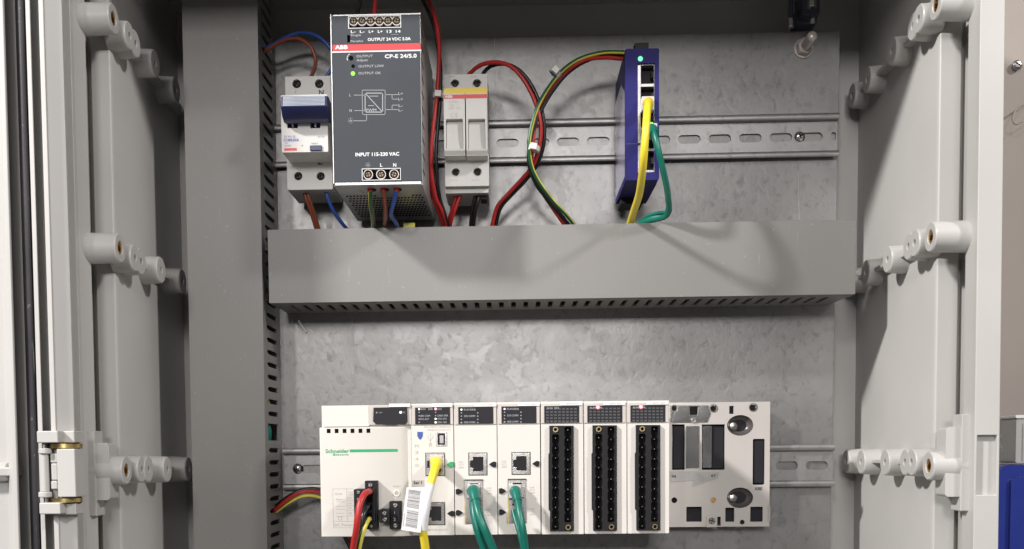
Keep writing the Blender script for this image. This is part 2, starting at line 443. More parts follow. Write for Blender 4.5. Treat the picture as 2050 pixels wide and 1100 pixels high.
# thickened flange beside hinge and latch
def zpx(px, py, d): return P(px, py, d).z
for side in (1, -1):
    if side > 0:
        a = P(1893, 925, 166); b = P(1946, 925, 166); zz = (zpx(1910, 995, 166), zpx(1910, 855, 166))
        c = P(1925, 925, 168); z2 = (zpx(1935, 1024, 168), zpx(1935, 829, 168)); e = P(1950, 925, 168)
    else:
        a = P(182, 945, 166); b = P(219, 945, 166); zz = (zpx(200, 1002, 166), zpx(200, 887, 166))
        c = P(166, 945, 168); z2 = (zpx(180, 1034, 168), zpx(180, 863, 168)); e = P(190, 945, 168)
    mb = MB(); mb.ext(rrect(a.x, b.x, zz[0], zz[1], 2.5), [], 150, 166); ebuild(mb, 'reinforcing_pad', 'shell', bevel=.8)
    mb = MB(); mb.box(c.x, e.x, z2[0], z2[1], 152, 167.4); ebuild(mb, 'reinforcing_pad', 'shell', bevel=.8)
# rows of bosses
BD = dict(b=157, t1=131, t2=119, s=76, f=20, g=-18)
rows_r = [{'b': (1872, 10), 't1': (1838, 38), 't2': (1826, 53), 's': (1785, 103), 'f': (1735, 160), 'g': (1705, 192)},
          {'b': (1862, 475), 't1': (1830, 487), 't2': (1817, 494), 's': (1776, 520), 'f': (1732, 546), 'g': (1702, 562)},
          {'b': (1858, 933), 't1': (1824, 926), 't2': (1810, 926), 's': (1771, 926), 'f': (1723, 925), 'g': (1693, 924)}]
rows_l = [{'b': (228, 38), 't1': (260, 72), 't2': (273, 88), 's': (311, 127), 'f': (353, 180)},
          {'b': (241, 497), 't1': (271, 517), 't2': (284, 524), 's': (323, 541), 'f': (366, 563)},
          {'b': (254, 942), 't1': (285, 940), 't2': (299, 940), 's': (336, 940), 'f': (378, 939)}]
def wallx(side, d, z):
    a, b = (rc, rb) if side > 0 else (lc, lb)
    if d > 134: return (rh if side > 0 else lh)(z)
    return a(z)+(b(z)-a(z))*(d+40)/(171)
def boss(side, parts, brass=False):
    mb = MB(); hr = 4.6 if brass else 2.3
    for k, (px, py, d) in enumerate(parts):
        q = P(px, py, d); wx = wallx(side, d, q.z)+side*2
        ln = abs(wx-q.x); R0 = 10.0 if not len(parts) > 1 else 9.6
        mb.lathe((wx, -d, q.z), (-side, 0, 0), [(0, R0+1.0), (ln-.8-k*.3, R0), (ln-k*.3, R0-.7), (ln-k*.3, hr+.5), (ln-.5-k*.3, hr), (ln-13, hr*.85), (ln-13, 0)], 32)
    o = ebuild(mb, 'mounting_boss', 'shell')
    if brass:
        px, py, d = parts[0]; q = P(px, py, d); mb = MB()
        mb.lathe((q.x+side*.8, -d, q.z), (side, 0, 0), [(0, 2.6), (0, 4.55), (9, 4.55), (9, 0), (8.9, 0), (8.9, 2.6), (7, 2.6), (6.5, 3.0), (5, 2.6), (4.5, 3.0), (3, 2.6), (2.5, 3.0), (0, 2.6)], 20)
        ebuild(mb, 'brass_insert', 'brass', o)
for side, rows in ((1, rows_r), (-1, rows_l)):
    for r in rows:
        boss(side, [(*r['b'], BD['b'])], True)
        boss(side, [(*r['t1'], BD['t1']), (*r['t2'], BD['t2'])])
        for k in ('s', 'f', 'g'):
            if k in r: boss(side, [(*r[k], BD[k])])
        q = P(*r['t1'], BD['t1']); q2 = P(*r['f'], BD['f']); zc = (q.z+q2.z)/2
        x0, x1 = wallx(side, -30, zc)+side*3, wallx(side, 130, zc)+side*3
        mb = MB(); h = 1.3
        vs = []
        for z in (zc-h, zc+h):
            vs += [(x0, 38, z), (x1+side*6, -160, z), (x1-side*6, -150, z), (x1-side*10, -128, z), (x0-side*12, 20, z), (x0-side*5, 38, z)]
        n = 6; mb.add(vs, [tuple(range(n)), tuple(range(2*n-1, n-1, -1))]+[(i, (i+1) % n, (i+1) % n+n, i+n) for i in range(n)])
        ebuild(mb, 'rib', 'shell', bevel=.4)

# ================================================================== open door at the left with its gasket
door = bpy.data.objects.new('cabinet_door', None); COL.objects.link(door)
tag(door, 'open light grey cabinet door at the left edge with a black gasket in its rim', 'door')
door_loc = Vector((-330, -190, -330)); door.location = door_loc*S
def dbuild(mb, name, mats, **k):
    mb.v = [(v[0]-door_loc.x, v[1]-door_loc.y, v[2]-door_loc.z) for v in mb.v]
    return mb.build(name, mats, door, **k)
V = lambda px, d, dr=33: vline(px, dr, d)
zt, zb = ZT+14, ZB-14
far = P(-520, 550, 186).x
dbuild(sweep([(far, 178), (far, 186), (V(4, 186), 186), (V(10, 205), 205), (V(13, 207), 207), (V(22, 207), 207), (V(25, 205), 205), (V(25, 188), 188), (V(47, 188), 188), (V(47, 182), 182)], zt, zb),
       'door_panel', 'shell', bevel=.6)
dbuild(sweep([(V(46, 184), 184), (V(66, 184), 184), (V(67, 203), 203), (V(76, 203), 203), (V(77, 188), 188), (V(93, 188), 188), (V(93, 203), 203), (V(103, 203), 203), (V(104, 201), 201), (V(140, 195), 195), (V(142, 192), 192), (V(141, 160), 160), (V(46, 160), 160)], zt, zb),
       'door_rim', 'shell', bevel=.6)
dbuild(sweep([(V(47, 188), 188), (V(46, 194), 194), (V(47.5, 198), 198), (V(51, 200.5), 200.5), (V(57, 201), 201), (V(63, 200), 200), (V(66.5, 197), 197), (V(67, 190), 190), (V(66, 188), 188)], zt, zb),
       'gasket', 'rubber', smooth=True, ang=60)
q = P(6, 945, 200); mb = MB()
mb.lathe((q.x-60, q.y+10, q.z), (1, 0, 0), [(0, 7), (56, 6.6), (59, 6), (60, 4.5), (60, 0)], 24); dbuild(mb, 'door_boss', 'shell')
mb = MB(); mb.box(q.x-60, q.x+8, q.z-3, q.z+3, 180, 197); dbuild(mb, 'door_boss', 'shell', bevel=1)

# hinge
hg = Dev('hinge', 'light grey plastic hinge with two brass discs joining door and cabinet at the left', 'hinge', 110, 945, 196)
def hb(nm, x0, y0, x1, y1, da, db, m='shell', bv=.8):
    mb = MB(); hg.box(mb, x0, y0, x1, y1, da, db); return mb.build(nm, m, hg.o, bevel=bv)
hb('knuckle', 73, 863, 116, 887, 196, 214); hb('knuckle', 78, 1007, 121, 1030, 196, 214)
hb('hinge_leaf', 115, 863, 149, 887, 192, 205); hb('hinge_leaf', 120, 1008, 152, 1031, 192, 205)
hb('hinge_body', 114, 899, 151, 996, 196, 211)
hb('hinge_shadow_gap', 69, 887, 160, 1008, 198.5, 200, 'rubber', 0).name = 'shade_strip'  # black sheet standing for the shade in the gap behind the hinge
for (x0, y0, x1, y1) in ((100, 908, 115, 927), (102, 928, 115, 962), (101, 963, 115, 980)):
    hb('spacer', x0, y0, x1, y1, 198, 208)
for (y0, y1, r) in ((898, 909, 13), (985, 996, 13), (909, 985, 8.5)):
    a = hg.L(91, y1, 208); b = hg.L(91, y0, 208); mb = MB(); rr_ = r*hg.sc(208); h = b.z-a.z
    mb.lathe(a, (0, 0, 1), [(0, 0), (0, rr_-.5), (.5, rr_), (h-.5, rr_), (h, rr_-.5), (h, 0)], 24); mb.build('roller', 'shell', hg.o)
a = hg.L(93, 1010, 207); b = hg.L(93, 885, 207); mb = MB(); mb.lathe(a, (0, 0, 1), [(0, 0), (0, 1.6), (b.z-a.z, 1.6), (b.z-a.z, 0)], 14); mb.build('hinge_pin', 'steel', hg.o)
for (y0, y1) in ((889, 898), (998, 1006)):
    a = hg.L(128, y1, 205); b = hg.L(128, y0, 205); mb = MB(); h = b.z-a.z
    mb.lathe((a.x, a.y+4, a.z), (0, 0, 1), [(0, 0), (0, 10), (h, 10), (h, 0)], 32); mb.build('brass_disc', 'brassy', hg.o)

# ================================================================== mounting plate
pl = Dev('mounting_plate', 'galvanised steel mounting plate with mottled spangle behind all the devices', 'plate', 1027, 905, -2, tilt=0)
def px3(a, b, z, d):  # x at world z from two pixel readings
    A, B = P(*a, d), P(*b, d); return A.x+(B.x-A.x)*(z-A.z)/(B.z-A.z)
tz = P(1650, 63, 0).z; tz2 = P(850, 78, 0).z
mb = MB(); xl = -262
def plx(z): return px3((1681, 100), (1662, 1100), z, 0)
zl = tz2-(tz-tz2)*.1
outer = [(xl, -320), (plx(-320), -320), (plx(tz), tz), (xl, tz2+(xl-P(850, 78, 0).x)*(tz-tz2)/(P(1650, 63, 0).x-P(850, 78, 0).x))]
mb.ext(outer, [], 0, 2); mb.build('sheet', 'plate', pl.o, bevel=.3)
# ground bolt in the upper right corner
bt = Dev('bolt', 'zinc stud with nut and washer standing out of the plate at its upper right corner', 'bolt', 1608, 98, 0)
a = Vector((0, 0, 0)); 
mb = MB(); mb.lathe(a, (0, -1, 0), [(0, 0), (0, 8), (1.6, 8), (1.6, 4), (1.6, 0)], 28); mb.build('washer', 'stud', bt.o)
mb = MB(); mb.lathe(a, (0, -1, 0), [(1.6, 0), (1.6, 6.6), (3, 6.9), (7.4, 6.9), (8, 6.0), (8, 0)], 6); mb.build('nut', 'stud', bt.o, smooth=False)
mb = MB(); prof = [(8, 4)]
for k in range(14): prof += [(8.6+k*1.25, 3.3), (9.2+k*1.25, 4.0)]
prof += [(26.5, 3.4), (27, 0)]
mb.lathe(a, (0, -1, 0), prof, 18); mb.build('stud', 'stud', bt.o, ang=70)
# dark clamp bracket on the top wall
br = Dev('clamp_bracket', 'dark blued steel bracket with bolts hanging from the cabinet roof in the upper right', 'bracket', 1612, 60, -10)
for (x0, y0, x1, y1, d0, d1, m) in ((1606, -60, 1642, 30, -10, 14, 'bluemetal'), (1592, 20, 1636, 48, -12, 4, 'bluemetal')):
    mb = MB(); br.box(mb, x0, y0, x1, y1, d0, d1); mb.build('bracket_plate', m, br.o, bevel=1)
for (px, y0, y1, r, d, m) in ((1583, 38, 56, 7, 8, 'zinc'), (1583, -40, 38, 4.5, 8, 'bluemetal'), (1625, -10, 16, 8.5, 30, 'zinc'), (1627, 38, 46, 5.5, 24, 'zinc'), (1627, 14, 38, 4, 24, 'bluemetal')):
    a = br.L(px, y1, d); b = br.L(px, y0, d); h = b.z-a.z; rr_ = r*br.sc(d); mb = MB()
    mb.lathe(a, (0, 0, 1), [(0, 0), (0, rr_*.9), (h*.1, rr_), (h*.9, rr_), (h, rr_*.9), (h, 0)], 6 if m == 'zinc' else 14)
    mb.build('hex_bolt' if m == 'zinc' else 'bolt_shank', m, br.o, smooth=(m != 'zinc'))

# ================================================================== DIN rails
def din_rail(label, pxc, pyc, xl, xr, screws, phase_px):
    dv = Dev('din_rail', label, 'mounting rail', pxc, pyc, 0, 'perforated mounting rails', tilt=math.radians(.25 if pyc < 500 else -.02))
    x0, x1 = dv.L(xl, pyc, 7.5).x, dv.L(xr, pyc, 7.5).x
    ph = dv.L(phase_px, pyc, 1).x; holes = []
    k = math.ceil((x0+3-ph)/25)
    while True:
        c = ph+k*25
        if c-9 > x1-1: break
        l, r = c-9.2, c+9.2
        if l > x0+1 and r < x1-1: holes.append(rrect(l, r, -3.5, 3.5, 3.4, 6))
        elif r >= x1-1: holes.append(rrect(l, x1-1, -3.5, 3.5, 3.4, 6))
        k += 1
    mb = MB(); mb.ext([(x0, -12.5), (x1, -12.5), (x1, 12.5), (x0, 12.5)], holes, 1.1, 2.5); mb.build('web', 'rail', dv.o)
    for s in (1, -1):
        mb = MB(); pr = [(12.4, 1.1), (13.6, 1.1), (13.6, 5.9), (14.2, 6.4), (17.2, 6.4), (17.5, 6.7), (17.5, 7.3), (17.2, 7.6), (13.4, 7.6), (12.6, 7.0), (12.4, 6.2)]
        n = len(pr); vs = [(x, -d, s*z) for x in (x0, x1) for z, d in pr]
        mb.add(vs, [tuple(range(n)), tuple(range(2*n-1, n-1, -1))]+[(i, (i+1) % n, (i+1) % n+n, i+n) for i in range(n)])
        mb.build('lip', 'rail', dv.o, ang=50)
    for sx in screws:
        q = dv.L(sx, pyc, 3); mb = MB()
        mb.lathe((q.x, -1.3, q.z*0+.3), (0, -1, 0), [(0, 0), (0, 4.5), (1, 4.5), (2.2, 3.6), (3, 1.8), (3.2, 0)], 24)
        mb.cur = 1
        for a in (.5, .5+math.pi/2):
            c, s_ = math.cos(a)*1.9, math.sin(a)*1.9; mb.line([(q.x-c, .3-s_), (q.x+c, .3+s_)], .8, 4.6)
        mb.build('screw', ['zinc', 'hole'], dv.o)
    return dv
din_rail('upper slotted steel rail crossing behind the breaker, power supply, fuse holder and blue switch', 1027, 288.5, 548, 1680, (1601,), 1076.5)
din_rail('lower slotted steel rail behind the white controller rack', 1027, 936.5, 566, 1671, (596,), 1574)

# ================================================================== wiring ducts
def remap_side(mb, x):   # polygon drawn in (depth, z) -> vertical wall facing x
    mb.v = [(x+v[1], -v[0], v[2]) for v in mb.v]
def remap_floor(mb, z):  # polygon drawn in (x, depth) -> horizontal wall
    mb.v = [(v[0], -v[2], z+v[1]) for v in mb.v]
PITCH = 9.9
a, b = P(515, 0, 62), P(535, 1100, 62)
vt = -(a.x-b.x)/(a.z-b.z)
vd = Dev('cable_duct', 'vertical grey slotted wiring duct running down the left of the plate', 'cable duct', 450, 800, 0, 'grey slotted wiring ducts', tilt=vt)
xr = vd.L(525, 550, 62).x; xl = vd.L(376, 550, 62).x
zt = (ZT-2-P(450, 800, 0).z); zb = -250
mb = MB(); mb.ext(rrect(xl, xr, zb, zt, .6, 2), [], 53, 62); mb.build('cover', 'duct', vd.o, bevel=1.0)
for x, sgn in ((xr-.8, 1), (xl+1.8, -1)):
    holes = []; z0 = vd.L(540, 902, 28).z; k = -40
    while k < 60:
        z = z0+k*PITCH; k += 1
        if z < zb+6 or z > zt-5: continue
        if k-1 in (1,): continue
        if k-1 == 2:
            holes.append([(12, z-1.9-PITCH), (48, z-1.9-PITCH), (48, z+1.9), (12, z+1.9)]); continue
        holes.append([(12, z-1.9), (42, z-1.9), (47, z-.4), (47, z+.4), (42, z+1.9), (12, z+1.9)])
    mb = MB(); mb.ext([(0.2, zb), (54, zb), (54, zt), (0.2, zt)], holes, 0, 1.4); remap_side(mb, x)
    mb.build('slotted_side', 'duct', vd.o)
mb = MB(); mb.box(xl+2, xr-2, zb, zt, .2, 1.6); mb.build('duct_base', 'ductin', vd.o)

hd = Dev('cable_duct', 'horizontal grey slotted wiring duct across the middle of the plate', 'cable duct', 1125, 540, 0, 'grey slotted wiring ducts', tilt=math.radians(.2))
x0, x1, z0, z1 = hd.R(537, 450, 1713, 598.5, 62)
mb = MB(); mb.ext(rrect(x0, x1, z0, z1, .6, 2), [], 53, 62); mb.build('cover', 'duct', hd.o, bevel=.9)
for z in (z0+.6, z1-2.0):
    holes = []; xs = hd.L(1052.7, 610, 30).x; k = -60
    while k < 70:
        x = xs+k*PITCH; k += 1
        if x < x0+5 or x > x1-9: continue
        holes.append([(x-1.9, 12), (x+1.9, 12), (x+1.9, 42), (x+.5, 47), (x-.5, 47), (x-1.9, 42)])
    mb = MB(); mb.ext([(x0+.5, .2), (x1-.8, .2), (x1-.8, 54), (x0+.5, 54)], holes, 0, 1.4); remap_floor(mb, z+1.4)
    mb.build('slotted_side', 'duct', hd.o)
mb = MB(); mb.box(x0+.5, x1-.8, z0+2, z1-2, .2, 1.6); mb.build('duct_base', 'ductin', hd.o)
mb = MB(); mb.box(x0+.2, x1-.2, z0-.15, z0+.55, 49.5, 56); mb.build('cover_lip', 'duct', hd.o)
# scribed marking lines on the plate
mb = MB()
for (xa, ya, xb, yb) in ((990, 72, 992, 228), (1598, 345, 1600, 440), (705, 640, 706, 700)):
    a = P(xa, ya, 0); b = P(xb, yb, 0); mb.line([(a.x-pl.m.translation.x, a.z-pl.m.translation.z), (b.x-pl.m.translation.x, b.z-pl.m.translation.z)], .35, 2.06)
ob = mb.build('scribe_lines', 'inkg', pl.o); ob['kind'] = 'stuff'

# ================================================================== helper for sockets
def recess_body(dv, mb, x0, y0, x1, y1, d0, d1, holes, rad=.6):
    """block with rectangular/round openings cut through its front layer; holes in photo pixels"""
    outer = dv.rr(x0, y0, x1, y1, d1, rad)
    hl = []
    for h in holes:
        if len(h) == 3:
            x, z = dv.xz(h[0], h[1], d1); hl.append(circ(x, z, h[2]*dv.sc(d1), 20))
        else: hl.append(dv.rr(*h, d1, .25))
    mb.ext(outer, hl, dv.D(d1)-4, dv.D(d1))
    r = dv.R(x0, y0, x1, y1, d1); mb.box(r[0]+.01, r[1]-.01, r[2]+.01, r[3]-.01, dv.D(d0), dv.D(d1)-4.2)

def part_box(dv, name, x0, y0, x1, y1, da, db, m, bevel=.4, parent=None, ref=None, label=None, rad=0):
    mb = MB()
    if rad: mb.ext(dv.rr(x0, y0, x1, y1, db if ref is None else ref, rad), [], dv.D(da), dv.D(db))
    else: dv.box(mb, x0, y0, x1, y1, da, db, ref)
    return mb.build(name, m, parent or dv.o, bevel=bevel, label=label)
def disc(dv, name, px, py, rpx, da, db, m, parent=None, n=20):
    x, z = dv.xz(px, py, db); mb = MB(); mb.cyl(x, z, rpx*dv.sc(db), dv.D(da), dv.D(db), n); return mb.build(name, m, parent or dv.o)

# ================================================================== circuit breaker
cb = Dev('circuit_breaker', 'white two-pole breaker with dark blue linked toggle at the left end of the upper rail', 'circuit breaker', 618, 285, 8)
mb = MB()
recess_body(cb, mb, 573, 153, 664, 380, 10, 54, [(594, 168, 8.6), (639, 168, 8.6), (597, 353, 8.2), (642, 353, 8.2)])
body = mb.build('housing', 'abbwhite', cb.o, bevel=.45)
# lower part tapers back
for (px, py) in ((594, 168), (639, 168), (597, 353), (642, 353)): screw(cb, px, py, 50.2, 7, 'darksteel', 'terminal_screw', .8)
for py in (168, 353):
    part_box(cb, 'terminal_recess', 580, py-13, 656, py+13, 46, 49.8, 'hole', 0, ref=54)
nose = MB(); hl = [cb.rr(575, 232, 596, 257, 84, .3), cb.rr(621, 232, 641, 257, 84, .3)]
nose.ext(cb.rr(563, 190, 656, 305, 84, .8), hl, cb.D(66), cb.D(84))
r = cb.R(563, 190, 656, 305, 84); nose.box(r[0]+.3, r[1]-.3, r[2]+.3, r[3]-.3, cb.D(54.3), cb.D(65.8))
nose.build('front_cover', 'abbwhite', cb.o, bevel=.6)
part_box(cb, 'toggle_well', 570, 228, 648, 262, 66.2, 70, 'black2', 0, ref=84)
# linked toggle bar
mb = MB(); x0, x1, z0, z1 = cb.R(563, 191, 656, 236, 98)
pr = [(z0, 84.3), (z0-1, 90), (z0+1.5, 96), (z0+7.5, 100.5), (z1-1, 99), (z1+.5, 92), (z1-2, 84.3)]
def xprism(mb, pr, x0, x1, dv):
    n = len(pr); vs = [(x, -dv.D(d), z) for x in (x0, x1) for z, d in pr]
    mb.add(vs, [tuple(range(n)), tuple(range(2*n-1, n-1, -1))]+[(i, (i+1) % n, (i+1) % n+n, i+n) for i in range(n)])
xprism(mb, pr, x0, x1, cb); tg = mb.build('toggle', 'navy', cb.o, bevel=.7)
mb = MB(); e = .35
for k in range(7):
    za = z0+7.9+(z1-1.2-z0-7.9)*k/7; zb_ = z0+7.9+(z1-1.2-z0-7.9)*(k+.8)/7
    fa = 100.5-1.5*k/7+e; fb = 100.5-1.5*(k+.8)/7+e
    xprism(mb, [(za, fa-2), (za, fa), (zb_, fb), (zb_, fb-2)], x0+1.6, x1-1.6, cb)
mb.build('grip', 'greyblue', tg, bevel=.1)
for (a_, b_) in ((575, 596), (621, 641)):
    mb = MB(); x0, x1, z0, z1 = cb.R(a_+2, 232, b_-2, 256, 84); xprism(mb, [(z0, 70), (z1, 70), (z1+.5, 86), (z0+3, 83), (z0, 78)], x0, x1, cb)
    mb.build('toggle_arm', 'navy', cb.o, bevel=.4)
    mb = MB(); xm = (x0+x1)/2; mb.box(xm-.35, xm+.35, z0+.6, z0+3.6, cb.D(81), cb.D(84.4)); mb.build('indicator', 'white', cb.o)
part_box(cb, 'test_button', 620, 291, 644, 302, 84, 85.4, 'navy', .5)
tx = MB(); cb.txt(tx, 'DS 941 2E', 580, 274, 84, 4, 22); cb.txt(tx, 'C10/0,03A', 583, 281, 84, 5.2, 30, bold=.5)
cb.txt(tx, '400', 573, 287, 84, 2.6); cb.txt(tx, '50/60', 576, 292, 84, 3, 12); cb.txt(tx, '2CSR', 643, 274, 84, 3.2, 14)
tx.build('printed_text', 'inkblue', cb.o)
tx = MB(); cb.box(tx, 569, 297, 594, 302, 84, 84.15); tx.build('red_stripe', 'red', cb.o)
tx = MB(); cb.txt(tx, 'TEST', 630, 288, 84, 2.6, 14); cb.txt(tx, '+', 605, 292, 84, 5); cb.txt(tx, 'N', 643, 186, 54, 10, 9, bold=.6); cb.txt(tx, 'N', 641, 326, 54, 9, 8, rot=math.radians(90), bold=.7)
cb.txt(tx, '/', 592, 184, 54, 6); tx.build('printed_text', 'inkb', cb.o)
# clamp cage under the body
for px in (607, 652):
    x, z = cb.xz(px, 381, 44); mb = MB(); mb.box(x-3.5, x+3.5, z-1.2, z+2, cb.D(34), cb.D(50)); mb.build('terminal_clamp', 'steel', cb.o, bevel=.3)

# ================================================================== power supply
ps_ = Dev('power_supply', 'slate fronted metal power supply with red stripe and green lamp, tallest device on the rail', 'power supply', 766, 288, 8)
FD = 124
mb = MB(); x0, x1, z0, z1 = ps_.R(664, 29, 843, 370, FD)
sw = (P(668, 365, FD).x-P(664, 30, FD).x)
mb.box(x0, x1, z0, z1, ps_.D(9), ps_.D(FD-3.6)); mb.build('case', 'psumetal', ps_.o, bevel=.5)
tw = ps_.R(697, 30, 803, 57, FD); bw = ps_.R(724, 337, 803, 362, FD)
hl = [[(tw[0], tw[2]), (tw[1], tw[2]), (tw[1], tw[3]-1), (tw[0], tw[3]-1)], [(bw[0], bw[2]), (bw[1], bw[2]), (bw[1], bw[3]), (bw[0], bw[3])]]
for (px, py, rp) in ((703, 117, 4.6), (707, 133, 3.6), (706.5, 147.5, 4.2)):
    x, z = ps_.xz(px, py, FD); hl.append(circ(x, z, rp*ps_.sc(FD), 18))
sx, sz = ps_.xz(698, 78, FD); hl.append(rrect(sx-1.1, sx+1.1, sz-2.5, sz+2.5, .2, 2))
e = ps_.R(666, 31.5, 842, 364, FD)
mb = MB(); mb.ext([(e[0], e[2]), (e[1], e[2]), (e[1], e[3]), (e[0], e[3])], hl, ps_.D(FD-3.55), ps_.D(FD))
mb.build('front_plate', 'psuface', ps_.o, bevel=.15)
for yy0, yy1 in ((364.5, 370.5),): part_box(ps_, 'edge_trim', 671, yy0, 843, yy1, FD-3, FD+.2, 'psumetal', .3)
part_box(ps_, 'edge_trim', 664, 29, 666.2, 369, FD-3, FD+.5, 'psumetal', .2)
part_box(ps_, 'edge_trim', 666.2, 28, 842, 31, FD-3, FD+.3, 'psumetal', .2)
part_box(ps_, 'selector_slot', 694, 68, 702, 88, FD-3.5, FD-2.2, 'hole', 0)
for q_ in ((703, 117), (707, 133), (706.5, 147.5)): pass
def term_block(x0, y0, x1, y1, n, nm):
    mb = MB(); a_ = ps_.R(x0, y0, x1, y1, FD); t = .45
    mb.ext([(a_[0], a_[2]), (a_[1], a_[2]), (a_[1], a_[3]), (a_[0], a_[3])], [[(a_[0]+t, a_[2]+t), (a_[1]-t, a_[2]+t), (a_[1]-t, a_[3]-t), (a_[0]+t, a_[3]-t)]], ps_.D(FD-3), ps_.D(FD+.35))
    fr = mb.build(nm, 'ink', ps_.o)
    mb = MB(); mb.box(a_[0]+t+.05, a_[1]-t-.05, a_[2]+t+.05, a_[3]-t-.05, ps_.D(FD-2.9), ps_.D(FD-2.2)); mb.build('well', 'hole', fr)
for args in ((697, 32, 803, 57, 6, 'terminal_window'), (724.5, 337.5, 802.5, 361.5, 3, 'terminal_window')): term_block(*args)
for k in range(6):
    px = 707.5+17.3*k; x, z = ps_.xz(px, 42.5-.1*k, FD-.8); rr_ = 9.3*ps_.sc(FD)
    mb = MB(); mb.ring(x, z, rr_, rr_*.84, ps_.D(FD-2.3), ps_.D(FD-.3), 24); mb.build('terminal_ring', 'clear', ps_.o)
    screw(ps_, px, 42.5-.1*k, FD-2.2, 6.0, 'dimbrass', 'terminal_screw', .8)
for k in range(3):
    px = 737+26*k; x, z = ps_.xz(px, 350-.2*k, FD-.8); rr_ = 9.6*ps_.sc(FD)
    mb = MB(); mb.ring(x, z, rr_, rr_*.84, ps_.D(FD-2.3), ps_.D(FD-.3), 24); mb.build('terminal_ring', 'clear', ps_.o)
    screw(ps_, px, 350-.2*k, FD-2.2, 6.0, 'dimbrass', 'terminal_screw', .8)
disc(ps_, 'led', 706.5, 147.5, 4, FD-1, FD+.3, 'ledg'); disc(ps_, 'led', 707, 133, 3.4, FD-1.1, FD-.5, 'hole'); disc(ps_, 'adjuster', 703, 117, 4.4, FD-1.1, FD-.6, 'hole')
tx = MB()
for k, t in enumerate(('L-', 'L-', 'L+', 'L+', '13', '14')): ps_.txt(tx, t, 707+18*k, 64-.1*k, FD, 5.2, 9, bold=.3)
ps_.txt(tx, 'OUTPUT 24 VDC 5.0A', 779, 79, FD, 5.6, 84, bold=.35); ps_.txt(tx, 'CP-E 24/5.0', 802, 113, FD, 7, 62, bold=.6)
ps_.txt(tx, 'ABB', 683, 95.5, FD+.1, 7, 24, bold=.9)
ps_.txt(tx, 'INPUT 115-230 VAC', 755, 309.5, FD, 6.6, 86, bold=.6); ps_.txt(tx, 'L', 763, 331, FD, 6.4, bold=.5); ps_.txt(tx, 'N', 790, 331, FD, 6.4, bold=.5)
x0_, x1_, z0_, z1_ = ps_.R(666, 101.8, 842, 104.4, FD); tx.line([(x0_, (z0_+z1_)/2), (x1_, (z0_+z1_)/2)], .9, ps_.D(FD+.1))
tx.build('printed_text', 'ink', ps_.o)
mb = MB(); ps_.box(mb, 666, 88.5, 842, 102, FD, FD+.06); mb.build('red_band', 'red', ps_.o)
tx = MB()
for st, px, py, hh, ww in (('Single', 712, 71, 3.6, 20), ('Parallel', 714, 83, 3.6, 24), ('OUTPUT', 730, 113, 4.6, 32), ('Adjust', 725, 121, 4.4, 22), ('OUTPUT LOW', 743, 133, 4.6, 50), ('OUTPUT OK', 740, 147, 4.6, 44), ('L', 701, 191, 5, None), ('N', 702, 222, 5, None), ('L+', 802, 188, 5, 9), ('L+', 802, 199, 5, 9), ('L-', 802, 212, 5, 8), ('L-', 802, 221, 5, 8), ('PWM', 743, 221, 5.5, 20), ('~', 790, 69.5, 3, 14)):
    ps_.txt(tx, st, px, py, FD, hh, ww, bold=.25)
k_ = ps_.sc(FD)
def pl_(pts, wpx=1.1): tx.line([ps_.xz(a_, b_, FD) for a_, b_ in pts], wpx*k_, ps_.D(FD)+.13)
pl_([(725, 181), (771, 181), (771, 230), (726, 230), (725, 181)]); pl_([(731, 187), (766, 187), (766, 225), (731, 225), (731, 187)], 1.8)
pl_([(732, 188), (765, 224)], 1.6); pl_([(709, 191), (731, 191)]); pl_([(710, 222), (731, 222)]); pl_([(771, 190), (796, 190)]); pl_([(785, 190), (785, 199), (796, 199)])
pl_([(771, 220), (796, 220)]); pl_([(785, 220), (785, 211), (796, 211)]); pl_([(709, 242.5), (734, 242.5), (734, 231)]); pl_([(740, 193), (757, 193)], 1.3); pl_([(738, 212), (748, 212)], 1.3)
for (cx, cy) in ((702, 242), (737, 331)):
    x, z = ps_.xz(cx, cy, FD)
    c_ = circ(x, z, 5.2*k_, 20); tx.line(c_+[c_[0]], .35, ps_.D(FD)+.13)
    pl_([(cx, cy-3.5), (cx, cy)], 1); pl_([(cx-3, cy), (cx+3, cy)], 1); pl_([(cx-1.8, cy+1.8), (cx+1.8, cy+1.8)], .9)
tx.build('printed_text', 'inkdim', ps_.o)
tx = MB(); x, z = ps_.xz(700, 116, FD)
tx.line([(x-1.6, z-1.6), (x-1.9, z), (x-1.2, z+1.5), (x-.2, z+2.4)], .5, ps_.D(FD)+.14); tx.build('adjust_mark', 'ink', ps_.o)
# bottom: rows of vent holes, side vents
q0 = ps_.L(756, 371, FD); zb0 = ps_.R(664, 29, 843, 370, FD)[2]
mb = MB()
for r in range(10):
    for c in range(22):
        x = -27+c*2.6+(1.3 if r % 2 else 0); d = 92-r*7.2
        if abs(x+10) < 0: continue
        if r == 0 and -14 < x-q0.x < 10: continue
        pts = [(x+q0.x+1.0*math.cos(2*math.pi*k/8), -ps_.D(d+2.4*math.sin(2*math.pi*k/8)), zb0-.06) for k in range(8)]
        mb.add(pts, [tuple(range(8))])
mb.build('vent_holes', 'hole', ps_.o, smooth=False)
for k in range(3):
    x = ps_.xz(741+26*k, 371, FD)[0]
    mb = MB(); mb.lathe((x, -ps_.D(111), zb0-.1), (0, 0, -1), [(0, 0), (0, 2.6), (1, 2.6), (1, 0)], 16); mb.build('wire_entry', 'black', ps_.o)
x = ps_.xz(716, 371, FD)[0]; mb = MB(); mb.lathe((x, -ps_.D(106), zb0-.1), (0, 0, -1), [(0, 0), (0, 2), (1, 1.4), (1, 0)], 16); mb.build('case_screw', 'zinc', ps_.o)
xr_ = ps_.R(664, 29, 843, 370, FD)[1]
mb = MB()
